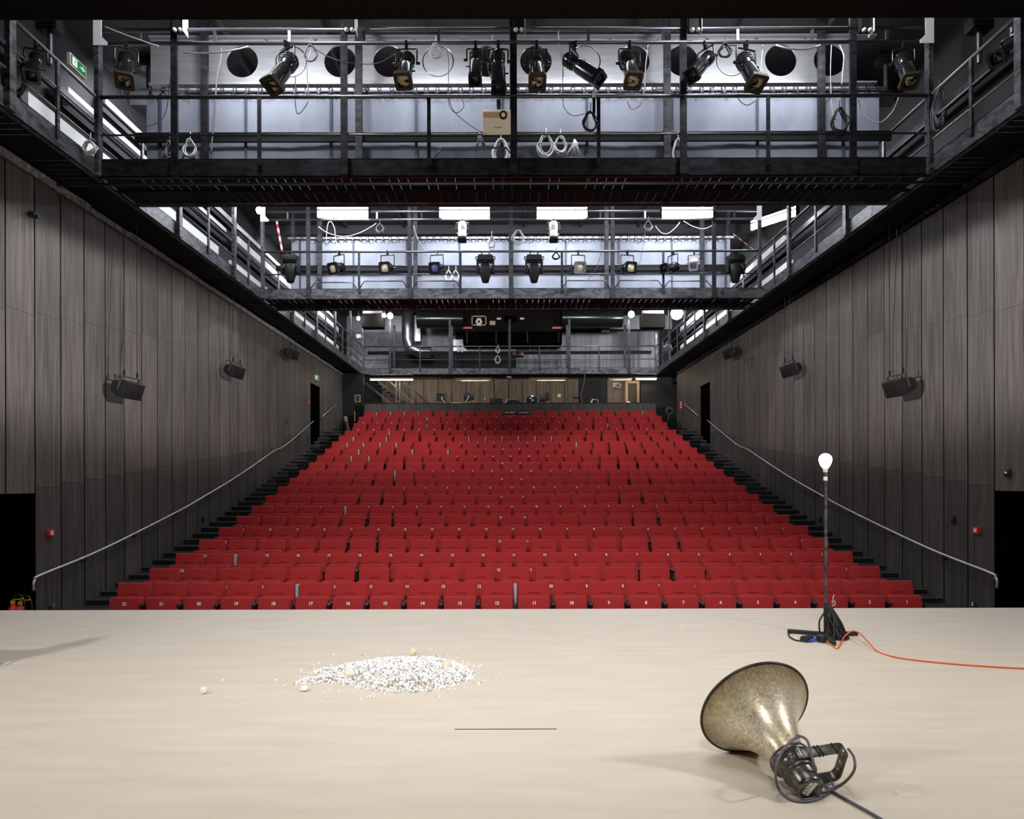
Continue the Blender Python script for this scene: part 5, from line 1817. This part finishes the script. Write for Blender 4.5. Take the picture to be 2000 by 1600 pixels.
o = MB().cb((0, 0, 0), (0.22, 0.12, 0.18)).build('junction_box', M['white'])
o.location = (p.x, 31.0, p.z)
tag(o, 'white junction box in the left rear corner behind the gallery rail', 'box')
p = P(995, 738, B3 - 0.05)
b = MB()
rn = random.Random(6)
for k in range(5):
    b.tube([p + Vector((rn.uniform(-0.15, 0.15), 0, rn.uniform(-0.06, 0.1))) for q in range(3)], 0.014, 5)
tag(b.build('clamp', M['galv']), 'small silver clamp hanging under the centre of the rear bridge', 'clamp')
# ================================================================ THINGS ON THE STAGE
# ---- loudhailer horn
zc = 0.294
hc = Vector((1.305, 3.93, zc))
hz = math.radians(23.6)
ya = math.radians(10)
d = Vector((math.sin(ya) * math.cos(hz), -math.cos(ya) * math.cos(hz), -math.sin(hz)))
r = empty('horn_loudspeaker', (hc.x, hc.y, 0), 'large worn horn loudspeaker lying on the beige stage with its bell facing away', 'horn loudspeaker')
prof = [(0.0, 0.322), (0.012, 0.312), (0.03, 0.291), (0.055, 0.264), (0.085, 0.235), (0.12, 0.204), (0.16, 0.174), (0.20, 0.149), (0.24, 0.129), (0.28, 0.113), (0.32, 0.102), (0.36, 0.094), (0.39, 0.091)]
inner = [(s + 0.004, q - 0.006) for s, q in prof[::-1]]
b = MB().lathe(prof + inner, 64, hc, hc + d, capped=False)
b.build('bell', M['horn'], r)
MB().tube([hc + Vector((0, 0, 0)) + (d.cross(Vector((0, 0, 1))).normalized() * math.cos(a * PI / 32) + d.cross(d.cross(Vector((0, 0, 1))).normalized()) * math.sin(a * PI / 32)) * 0.322 for a in range(64)], 0.008, 8, True).build('rim', M['rim'], r)
# dark plug inside so the throat is closed
MB().lathe([(0.37, 0.088), (0.375, 0.088)], 24, hc, hc + d).build('throat', M['void'], r)
drv = MB().lathe([(0.372, 0.094), (0.375, 0.110), (0.392, 0.113), (0.408, 0.108), (0.412, 0.092), (0.418, 0.0865), (0.468, 0.0845), (0.472, 0.089), (0.486, 0.089), (0.490, 0.078), (0.495, 0.0745), (0.560, 0.0715), (0.574, 0.069), (0.580, 0.063), (0.580, 0.056), (0.574, 0.054)], 48, hc, hc + d).build('driver', M['driver'], r)
b = MB()
up = Vector((0, 0, 1))
sx_ = d.cross(up).normalized()
su = sx_.cross(d).normalized()
for k in range(22):
    a = 2 * PI * k / 22
    q = sx_ * math.cos(a) + su * math.sin(a)
    b.bar(hc + d * 0.422 + q * 0.0865, hc + d * 0.465 + q * 0.0855, 0.004, 0.004)
b.build('cooling_rib', M['driver'], drv)
# label on the end cap
end = hc + d * 0.5765
b = MB().lathe([(0, 0.0535), (0.0012, 0.0535)], 32, end, end + d)
b.build('end_plate', M['driver'], drv)
mt = Matrix((( -sx_.x, su.x, d.x, end.x), (-sx_.y, su.y, d.y, end.y), (-sx_.z, su.z, d.z, end.z), (0, 0, 0, 1)))
rl = Matrix.Rotation(math.radians(-22), 4, 'Z')
b = MB()
for (x, y, w_, h_) in ((-0.022, 0.0, 0.018, 0.075), (0.002, 0.0, 0.022, 0.088)):
    b.box(x - w_ / 2, x + w_ / 2, y - h_ / 2, y + h_ / 2, 0.0013, 0.002, 0, mt @ rl)
b.build('paper_label', M['paper'], drv)
b = MB()
for k in range(5):
    b.box(0.018 + 0.0, 0.040, -0.030 + 0.013 * k, -0.021 + 0.013 * k, 0.0013, 0.0022, 0, mt @ rl)
for k in range(3):
    b.box(-0.028, -0.016, -0.025 + 0.018 * k, -0.02 + 0.018 * k, 0.0021, 0.0026, 0, mt @ rl)
b.build('print', M['plastic'], drv)
# U shaped bracket
att = hc + d * 0.405
brA = P(1556, 1474, att.y - 0.07)
brB = P(1652, 1459, 3.50)
brC = PF(1634, 1516, 0.035)
brD = PF(1588, 1523, 0.032)
nrm = (brB - brA).cross(brC - brB).normalized()


def strap_bar(pts, w_, t_, nrm):
    """flat bar bent through the points; nrm = axis of bending (bar width direction)"""
    vs, fs = [], []
    n = len(pts)
    for i, p in enumerate(pts):
        t = (pts[min(i + 1, n - 1)] - pts[max(i - 1, 0)]).normalized()
        o = nrm.cross(t).normalized()
        for a, c in ((1, 1), (1, -1), (-1, -1), (-1, 1)):
            vs.append(p + nrm * (a * w_ / 2) + o * (c * t_ / 2))
    for i in range(n - 1):
        for k in range(4):
            k2 = (k + 1) % 4
            fs.append((4 * i + k, 4 * i + k2, 4 * i + 4 + k2, 4 * i + 4 + k))
    fs += [(3, 2, 1, 0), (4 * n - 4, 4 * n - 3, 4 * n - 2, 4 * n - 1)]
    return MB().add(vs, fs)


def fillet(a, b_, c, rad, n=6):
    u, v = (a - b_).normalized(), (c - b_).normalized()
    return [b_ + u * rad * (1 - t) ** 2 + v * rad * t ** 2 for t in [k / n for k in range(n + 1)]]


pp = [brA] + fillet(brA, brB, brC, 0.045) + fillet(brB, brC, brD, 0.05) + [brD]
brk = strap_bar(pp, 0.056, 0.013, nrm).build('bracket', M['driver'], r, 0.002, 2)
MB().cyl(brA - nrm * 0.02 + (brB - brA).normalized() * 0.02, brA + nrm * 0.04 + (brB - brA).normalized() * 0.02, 0.012, 8).build('bolt', M['galv'], brk)
for t in (0.25, 0.5, 0.75):
    q = brB.lerp(brC, t)
    o_ = nrm.cross((brC - brB).normalized()).normalized()
    MB().cyl(q - o_ * 0.0072, q + o_ * 0.0072, 0.008, 10).build('hole', M['stage'], brk)
q = brA.lerp(brB, 0.5)
b = MB()
for t in (0.40, 0.47, 0.76):
    q = brA.lerp(brB, t)
    e = (brB - brA).normalized()
    o_ = nrm.cross(e).normalized()
    b.tube([q + nrm * 0.027 + o_ * 0.008 - e * 0.006, q + nrm * 0.027 - o_ * 0.008 - e * 0.003, q - nrm * 0.027 - o_ * 0.008 + e * 0.006, q - nrm * 0.027 + o_ * 0.008 + e * 0.006], 0.005, 6, True)
b.build('cable_tie', M['rubber'], brk)
# grey lead of the horn
z = 0.009
lead = [P(1562, 1438, 3.55), P(1545, 1448, 3.48), P(1525, 1472, 3.42), P(1515, 1505, 3.38), PF(1520, 1540, 0.03), PF(1545, 1562, z), PF(1580, 1565, z), PF(1612, 1554, z), PF(1628, 1538, z), PF(1624, 1528, 0.02), PF(1615, 1520, 0.02)]
cable('lead', '', lead, 0.0070, 'cableg', k=8, n=8, parent=r)
lead = [P(1556, 1436, 3.55), P(1575, 1445, 3.50), P(1584, 1470, 3.45), P(1592, 1505, 3.42), PF(1602, 1540, 0.02), PF(1606, 1548, z), PF(1625, 1540, z), PF(1650, 1528, 0.02), P(1668, 1505, 3.42), P(1668, 1480, 3.45), P(1656, 1462, 3.48)]
cable('lead', '', lead, 0.0070, 'cableg', k=8, n=8, parent=r)
lead = [PF(1592, 1515, 0.03), PF(1605, 1530, z), PF(1628, 1547, z), PF(1660, 1566, z), PF(1700, 1588, z), PF(1740, 1612, z), PF(1790, 1640, z)]
cable('lead', '', lead, 0.0080, 'cableg', k=8, n=8, parent=r)
lead = [PF(1590, 1532, 0.04), PF(1597, 1545, 0.02), PF(1585, 1555, z), PF(1566, 1556, z), PF(1570, 1562, z), PF(1595, 1556, z), PF(1601, 1540, 0.02), PF(1588, 1520, 0.08)]
cable('lead', '', lead, 0.0070, 'cableg', k=8, n=8, parent=r)

# ---- ghost light
base = PF(1613, 1243, 0)
r = empty('ghost_light', base, 'bare glowing bulb on a thin steel pole stand at the stage edge', 'lamp')
top = P(1613, 921, base.y)
MB().cyl((base.x, base.y, 0.03), (top.x, base.y, top.z), 0.0165, 10).build('pole', M['mill'], r)
MB().cyl((base.x, base.y, 0.0), (base.x, base.y, 0.34), 0.022, 10).build('sleeve', M['plastic'], r)
q = P(1613, 935, base.y)
MB().cyl((base.x, base.y, q.z - 0.02), (base.x, base.y, q.z + 0.02), 0.021, 10).build('tape_band', M['paper'], r, label='white tape band')
q = P(1613, 919, base.y)
MB().lathe([(0, 0.02), (0.03, 0.026), (0.07, 0.030)], 12, (base.x, base.y, q.z - 0.02)).build('socket', M['bodyw'], r)
q = P(1613, 898, base.y)
bz = q.z
MB().lathe([(-0.085, 0.028), (-0.06, 0.045), (-0.03, 0.058), (0.0, 0.064), (0.03, 0.058), (0.05, 0.042), (0.062, 0.018), (0.065, 0.002)], 20, (base.x, base.y, bz)).build('bulb', M['bulb'], r)
for a_, b_ in (((1538, 1233), (1610, 1239)), ((1615, 1240), (1674, 1238)), ((1613, 1241), (1629, 1258))):
    A, B_ = PF(*a_, 0.02), PF(*b_, 0.02)
    MB().bar((A.x, A.y, 0.022), (B_.x, B_.y, 0.022), 0.042, 0.042).build('foot', M['plastic'], r, 0.006)
# coil of black cable hanging on the pole
rn = random.Random(21)
b = MB()
hook = P(1617, 1183, base.y - 0.03)
for k in range(15):
    e = PF(1622 + rn.uniform(-8, 30), 1241 + rn.uniform(-2, 9), 0.014)
    m1 = hook.lerp(e, 0.35) + Vector((rn.uniform(-0.035, 0.035), rn.uniform(-0.03, 0.01), 0))
    m2 = hook.lerp(e, 0.72) + Vector((rn.uniform(-0.03, 0.02), 0, -0.02))
    e2 = PF(1622 + rn.uniform(10, 34), 1240 + rn.uniform(-2, 8), 0.012)
    pts = [hook + Vector((rn.uniform(-0.02, 0.03), 0, rn.uniform(-0.02, 0.015))), m1, m2, e, (e + e2) / 2 + Vector((0.02, -0.02, 0.005)), e2, hook.lerp(e2, 0.6) + Vector((rn.uniform(-0.02, 0.03), 0.0, 0)), hook + Vector((rn.uniform(-0.01, 0.03), 0, 0))]
    b.tube(smooth_pts(pts, 5), 0.0085, 5)
lp = [hook + Vector((0.03, 0, -0.02)), P(1636, 1205, base.y), P(1639, 1220, base.y), P(1636, 1232, base.y)]
b.tube(smooth_pts(lp, 5), 0.0085, 6)
lp = [P(1609, 1198, base.y), P(1601, 1212, base.y), P(1600, 1225, base.y), P(1602, 1238, base.y)]
b.tube(smooth_pts(lp, 5), 0.0085, 6)
tag(b.build('cable_coil', M['rubber']), 'thick black cable coil hanging down the foot of the ghost light pole', 'cable')
pts = [PF(1606, 1240, 0.02), PF(1580, 1236, z), PF(1545, 1236, z), PF(1541, 1242, z), PF(1552, 1250, z), PF(1568, 1253, z), PF(1578, 1254, z), PF(1566, 1249, z), PF(1566, 1244, z), PF(1585, 1242, z), PF(1600, 1243, z)]
cable('cable', 'thin black cable looped on the stage left of the ghost light foot', pts, 0.0085, 'rubber', k=8)
p = PF(1574, 1251, 0.012)
b = MB()
for k in range(4):
    b.tube([p + Vector((0.055 * math.cos(a * PI / 6) + 0.006 * k, 0.03 * math.sin(a * PI / 6), 0.006 + 0.010 * k)) for a in range(12)], 0.008, 5, True)
tag(b.build('cable_coil', M['rubber']), 'small flat black cable coil on the stage beside the blue plug', 'cable')
a_, b_ = PF(1582, 1252, 0.02), PF(1602, 1245, 0.04)
r2 = empty('power_plug', (a_.x, a_.y, 0), 'blue power plug pushed into a round black socket beside the ghost light', 'plug')
MB().cyl(a_, b_, 0.012, 10, 0.024).build('plug', M['blue'], r2)
c_ = PF(1605, 1247, 0.042)
MB().lathe([(-0.045, 0.02), (-0.035, 0.04), (0.03, 0.042), (0.045, 0.03)], 14, c_, c_ + Vector((0.3, -0.9, 0.1))).build('socket', M['rubber'], r2)
zz = 0.008
pts = [PF(1608, 1249, 0.03), PF(1622, 1258, 0.012), PF(1634, 1267, zz), PF(1640, 1262, zz), PF(1648, 1245, 0.03), P(1658, 1236, 6.95), P(1668, 1233, 6.9), P(1680, 1238, 6.8), PF(1698, 1257, 0.05), PF(1715, 1273, zz), PF(1750, 1284, zz), PF(1800, 1291, zz), PF(1860, 1297, zz), PF(1930, 1302, zz), PF(2010, 1306, zz), PF(2150, 1310, zz)]
cable('cable', 'orange cable curving across the stage from the ghost light to the right', pts, 0.0068, 'orange', k=8, n=8)
p = P(1630, 1180, base.y + 0.05)
cable('wire', 'short white wire sticking up beside the ghost light pole', [P(1622, 1184, base.y), P(1630, 1182, base.y), P(1631, 1176, base.y), P(1627, 1170, base.y), P(1629, 1162, base.y)], 0.004, 'cablew')

# ---- gravel heap
def pebble(b, c, r_, rn, sub=0):
    """small irregular stone"""
    base_ = [(1, 0, 0), (-1, 0, 0), (0, 1, 0), (0, -1, 0), (0, 0, 1), (0, 0, -1), (.6, .6, .55), (-.6, .6, -.5), (.6, -.6, -.5), (-.6, -.6, .55), (-.6, .6, .55), (.6, -.6, .55)]
    vs = []
    for v in OCT_V:
        k = rn.uniform(0.72, 1.15)
        vs.append(v * k * r_)
    rot = Euler((rn.uniform(0, 6), rn.uniform(0, 6), rn.uniform(0, 6))).to_matrix()
    sc = Vector((1, rn.uniform(0.7, 1), rn.uniform(0.5, 0.8)))
    b.add([c + (rot @ Vector((v.x * sc.x, v.y * sc.y, v.z * sc.z))) for v in vs], OCT_F)


bm = bmesh.new()
bmesh.ops.create_icosphere(bm, subdivisions=1, radius=1)
OCT_V = [v.co.copy() for v in bm.verts]
OCT_F = [tuple(v.index for v in f.verts) for f in bm.faces]
bm.free()
bm = bmesh.new()
bmesh.ops.create_icosphere(bm, subdivisions=3, radius=1)
ICO_V = [v.co.copy() for v in bm.verts]
ICO_F = [tuple(v.index for v in f.verts) for f in bm.faces]
bm.free()
rn = random.Random(17)
OUT = [(578, 1333), (590, 1327), (620, 1324), (648, 1322), (618, 1317), (610, 1314), (620, 1309), (650, 1307), (672, 1300), (700, 1296), (740, 1289), (790, 1286), (840, 1286), (868, 1290), (893, 1296), (912, 1306), (926, 1318), (925, 1328), (905, 1334), (880, 1342), (850, 1350), (810, 1353), (770, 1352), (735, 1351), (705, 1346), (680, 1341), (660, 1336), (630, 1335), (600, 1338), (582, 1337)]
POLY = [PF(x, y, 0) for x, y in OUT]


def inside(x, y):
    c_ = False
    j = len(POLY) - 1
    for i in range(len(POLY)):
        a, b_ = POLY[i], POLY[j]
        if (a.y > y) != (b_.y > y) and x < (b_.x - a.x) * (y - a.y) / (b_.y - a.y) + a.x:
            c_ = not c_
        j = i
    return c_


def edge_dist(x, y):
    best = 9
    for i in range(len(POLY)):
        a, b_ = POLY[i - 1], POLY[i]
        dx, dy = b_.x - a.x, b_.y - a.y
        t = max(0, min(1, ((x - a.x) * dx + (y - a.y) * dy) / (dx * dx + dy * dy + 1e-9)))
        best = min(best, math.hypot(x - a.x - t * dx, y - a.y - t * dy))
    return best


b = MB()
x0, x1 = min(p.x for p in POLY), max(p.x for p in POLY)
y0, y1 = min(p.y for p in POLY), max(p.y for p in POLY)
n = 0
while n < 3300:
    x, y = rn.uniform(x0, x1), rn.uniform(y0, y1)
    if inside(x, y):
        e = edge_dist(x, y)
        h = 0.075 * (1 - math.exp(-e / 0.16))
        pebble(b, Vector((x, y, rn.uniform(max(0.004, h - 0.012), h + 0.006))), rn.uniform(0.009, 0.0155), rn)
        n += 1
for k in range(150):
    i = rn.randrange(len(POLY))
    q = POLY[i].lerp(POLY[i - 1], rn.random())
    c_ = Vector((-0.95, 5.65, 0))
    o_ = (q - c_).normalized() * abs(rn.gauss(0, 0.10))
    pebble(b, Vector((q.x + o_.x, q.y + o_.y, 0.006)), rn.uniform(0.006, 0.012), rn)
for px, py in ((652, 1278), (708, 1279), (757, 1272), (840, 1269), (436, 1329), (484, 1345), (540, 1328), (632, 1354), (640, 1362), (724, 1361), (731, 1362), (858, 1361), (935, 1336), (930, 1333), (876, 1347), (893, 1292), (904, 1293), (716, 1283), (684, 1286), (706, 1366), (910, 1270), (1330, 1222), (1752, 1548)):
    pebble(b, PF(px, py, 0.007), rn.uniform(0.010, 0.015), rn)
tag(b.build('gravel', M['gravel']), 'low heap of white and grey gravel spread on the beige stage', 'gravel', None, 'stuff')


def rock(px, py, rx, ry, rz, m_, seed, lab, zb=0.0, rough=0.22):
    rn = random.Random(seed)
    q = PF(px, py, zb + rz * 0.6)
    pl = [(Vector((rn.gauss(0, 1), rn.gauss(0, 1), rn.gauss(0, 1))).normalized(), rn.uniform(0.62, 0.95)) for k in range(16)]
    vs = []
    for v in ICO_V:
        k = 1.0
        for nn, dd in pl:
            c_ = v.dot(nn)
            if c_ > 0 and dd / c_ < k:
                k = dd / c_
        k *= 1 + rn.uniform(-rough, rough) * 0.12
        vs.append((v.x * k * rx, v.y * k * ry, v.z * k * rz))
    zm = min(v[2] for v in vs)
    o = MB().add(vs, ICO_F, False).build('rock', M[m_])
    o.location = (q.x, q.y, zb - zm - 0.004)
    tag(o, lab, 'rock', 'loose rocks on the stage')


rock(684, 1316, 0.052, 0.045, 0.044, 'rock', 1, 'rounded pale rock with tan face on the left part of the gravel heap', 0.035)
rock(807, 1276, 0.036, 0.034, 0.036, 'rocky', 5, 'crumbly yellowish rock standing just behind the gravel heap', 0, 1.6)
rock(873, 1300, 0.044, 0.036, 0.044, 'rocky', 9, 'tan rock chunk on the right edge of the gravel heap', 0.035)
rock(594, 1346, 0.045, 0.034, 0.026, 'rockw', 13, 'flat white rock just in front of the left tip of the gravel', 0)
rock(397, 1351, 0.034, 0.03, 0.030, 'rockw', 16, 'lone small white rock on the bare stage left of the gravel', 0)

# ---- chair standing at the left edge of the stage, only a foot and the shell edge show
foot = PF(5, 1302, 0)
cx_, cy_ = foot.x - 0.33, foot.y - 0.07
r = empty('shell_chair', (cx_, cy_, 0), 'white shell chair with chromed legs at the left edge of the stage', 'chair')
vs, fs = [], []
sec = [(-0.22, 0.44), (-0.10, 0.425), (0.08, 0.42), (0.19, 0.45), (0.235, 0.60), (0.262, 0.78), (0.285, 0.93), (0.292, 0.99)]
for j, (y, z) in enumerate(sec):
    wd = 0.235 if j < 6 else (0.225 if j == 6 else 0.16)
    for i in range(9):
        u = i / 8 - 0.5
        vs.append((u * 2 * wd, y - (0.05 * (2 * u) ** 2 if j > 3 else 0), z + (0.03 * (2 * u) ** 2 if j <= 3 else 0)))
for j in range(len(sec) - 1):
    for i in range(8):
        a = j * 9 + i
        fs.append((a, a + 1, a + 10, a + 9))
mt = Matrix.Rotation(math.radians(-90), 4, 'Z')
o = MB().add(vs, fs, True).xf(mt).build('shell', M['bodyw'], r, 0, 2, True)
o.location.x -= 0.115
so = o.modifiers.new('solid', 'SOLIDIFY')
so.thickness = 0.012
for k, (tx, ty, fx, fy) in enumerate(((0.15, 0.03, 0.33, 0.07), (-0.03, 0.15, -0.07, 0.33), (-0.15, -0.03, -0.33, -0.07), (0.03, -0.15, 0.07, -0.33))):
    l = MB().tube([(tx, ty, 0.425), (fx, fy, 0.015)], 0.012, 8).build('leg', M['chrome'], r, 0, 2, True)
    MB().cyl((fx, fy, 0.0), (fx, fy, 0.022), 0.017, 10).build('glide', M['plastic'], l)
# ================================================================ LIGHTS
def area(name, loc, target, size, power, col=(1, 1, 1), sy=None, spread=180):
    l = bpy.data.lights.new(name, 'AREA')
    l.energy = power
    l.color = col
    l.size = size
    if sy:
        l.shape = 'RECTANGLE'
        l.size_y = sy
    l.spread = math.radians(spread)
    o = bpy.data.objects.new(name, l)
    C.objects.link(o)
    o.location = loc
    o.rotation_euler = (Vector(target) - Vector(loc)).to_track_quat('-Z', 'Y').to_euler()
    return o


def spot(name, loc, target, power, ang=60, blend=0.5, rad=0.15, col=(1, 1, 1)):
    l = bpy.data.lights.new(name, 'SPOT')
    l.energy = power
    l.color = col
    l.spot_size = math.radians(ang)
    l.spot_blend = blend
    l.shadow_soft_size = rad
    o = bpy.data.objects.new(name, l)
    C.objects.link(o)
    o.location = loc
    o.rotation_euler = (Vector(target) - Vector(loc)).to_track_quat('-Z', 'Y').to_euler()
    return o


def point(name, loc, power, rad=0.05, col=(1, 1, 1)):
    l = bpy.data.lights.new(name, 'POINT')
    l.energy = power
    l.color = col
    l.shadow_soft_size = rad
    o = bpy.data.objects.new(name, l)
    C.objects.link(o)
    o.location = loc
    return o


def barn_doors(o, lo0, lo1, hi0, hi1):
    """shutters of a stage lamp: soft cut below and above the beam (tangents of the angle to its axis)"""
    l = o.data
    l.use_nodes = True
    nt = l.node_tree
    em = next(n for n in nt.nodes if n.type == 'EMISSION')
    tc = nt.nodes.new('ShaderNodeTexCoord')
    sp = nt.nodes.new('ShaderNodeSeparateXYZ')
    nt.links.new(tc.outputs['Normal'], sp.inputs[0])

    def mth(op, a, b=None):
        n = nt.nodes.new('ShaderNodeMath')
        n.operation = op
        for i, v in enumerate((a, b)):
            if v is None:
                continue
            if hasattr(v, 'links'):
                nt.links.new(v, n.inputs[i])
            else:
                n.inputs[i].default_value = v
        return n.outputs[0]

    t = mth('DIVIDE', sp.outputs[1], mth('MAXIMUM', mth('ABSOLUTE', sp.outputs[2]), 0.02))

    def step(a, b):
        n = nt.nodes.new('ShaderNodeMapRange')
        n.interpolation_type = 'SMOOTHSTEP'
        nt.links.new(t, n.inputs[0])
        n.inputs[1].default_value, n.inputs[2].default_value = a, b
        n.inputs[3].default_value, n.inputs[4].default_value = (0, 1) if a < b else (1, 0)
        if a > b:
            n.inputs[1].default_value, n.inputs[2].default_value = b, a
        return n.outputs[0]

    nt.links.new(mth('MULTIPLY', step(lo0, lo1), step(hi1, hi0)), em.inputs['Strength'])


WARM = (1.0, 0.965, 0.92)
COOL = (0.92, 0.95, 1.0)
# lamps on stands in the wings, just outside the picture: one pair lights the stage, one pair the hall walls
area('wing_light_left', (-6.0, 2.6, 4.2), (1.5, 5.6, 0), 0.5, 150, WARM, None, 168)
area('wing_light_right', (6.2, 2.8, 4.2), (-1.0, 5.4, 0), 0.5, 170, WARM, None, 168)
o = spot('wing_spot_right', (6.0, 2.9, 3.6), (-7.35, 17.0, 3.6), 12500, 58, 0.7, 0.05, (1.0, 0.96, 0.93))
barn_doors(o, -0.12, -0.02, 0.115, 0.15)
o = spot('wing_spot_left', (-6.0, 2.9, 3.6), (7.35, 17.0, 3.6), 11500, 58, 0.7, 0.05, (1.0, 0.96, 0.93))
barn_doors(o, -0.12, -0.02, 0.115, 0.15)
# stage working lights above and behind the camera
spot('stage_work_light_back', (-1.0, -3.0, 6.8), (0, 9.8, -0.3), 3700, 46, 1.0, 0.8, WARM)
area('stage_work_light_top', (0.0, 3.6, 10.6), (0.0, 4.8, 0), 4.0, 310, WARM)
# daylight coloured fittings over the front bridge, hidden above the header
for x in (-4.4, -1.2, 1.3, 4.6):
    area('front_bridge_light', (x, B1 + 0.25, 9.22), (x, B1b - 0.1, 7.7), 1.8, 48, COOL, 0.2, 170)
# work lights on the galleries
for sx, y, e in ((-1, 13.5, 90), (-1, 22.5, 45), (-1, 28.5, 30), (1, 22.5, 35), (1, 28.5, 30)):
    area('gallery_light', (sx * 6.9, y, 9.4), (sx * 7.8, y + 1.0, 7.8), 1.2, e, COOL, 0.2)
# added fill lights, unseen between the bridges, to brighten the second bridge's front
for x in (-4.5, 0.0, 4.5):
    area('bridge_fill_light', (x, 13.2, 9.4), (x * 0.8, 18.5, 6.3), 1.2, 9, COOL, 0.3, 70)
# the fluorescent fittings of the second bridge light the cloth behind them
for px in (671, 908, 1097, 1341):
    p = P(px, 420, B2 + 0.02)
    area('bridge_fitting_light', p, p + Vector((0, 1.0, -1.0)), 1.25, 75, COOL, 0.12)
# house lights under the ceiling
for x, e in ((-4.02, 1.0), (4.02, 1.0)):
    point('house_light', (x, 9.7, 9.3), 330 * e, 0.3, COOL)
    point('house_light', (x, 16.6, 9.4), 520 * e, 0.3, COOL)
    point('house_light', (x, 26.4, 9.4), 300 * e, 0.3, COOL)
# warm light under the rear bridge
for x in (-3.9, -1.6, 1.9, 5.4):
    area('desk_light', (x, 31.2, ZG - 0.24), (x, 33.0, 4.5), 1.2, 14, (1.0, 0.82, 0.6), 0.1)
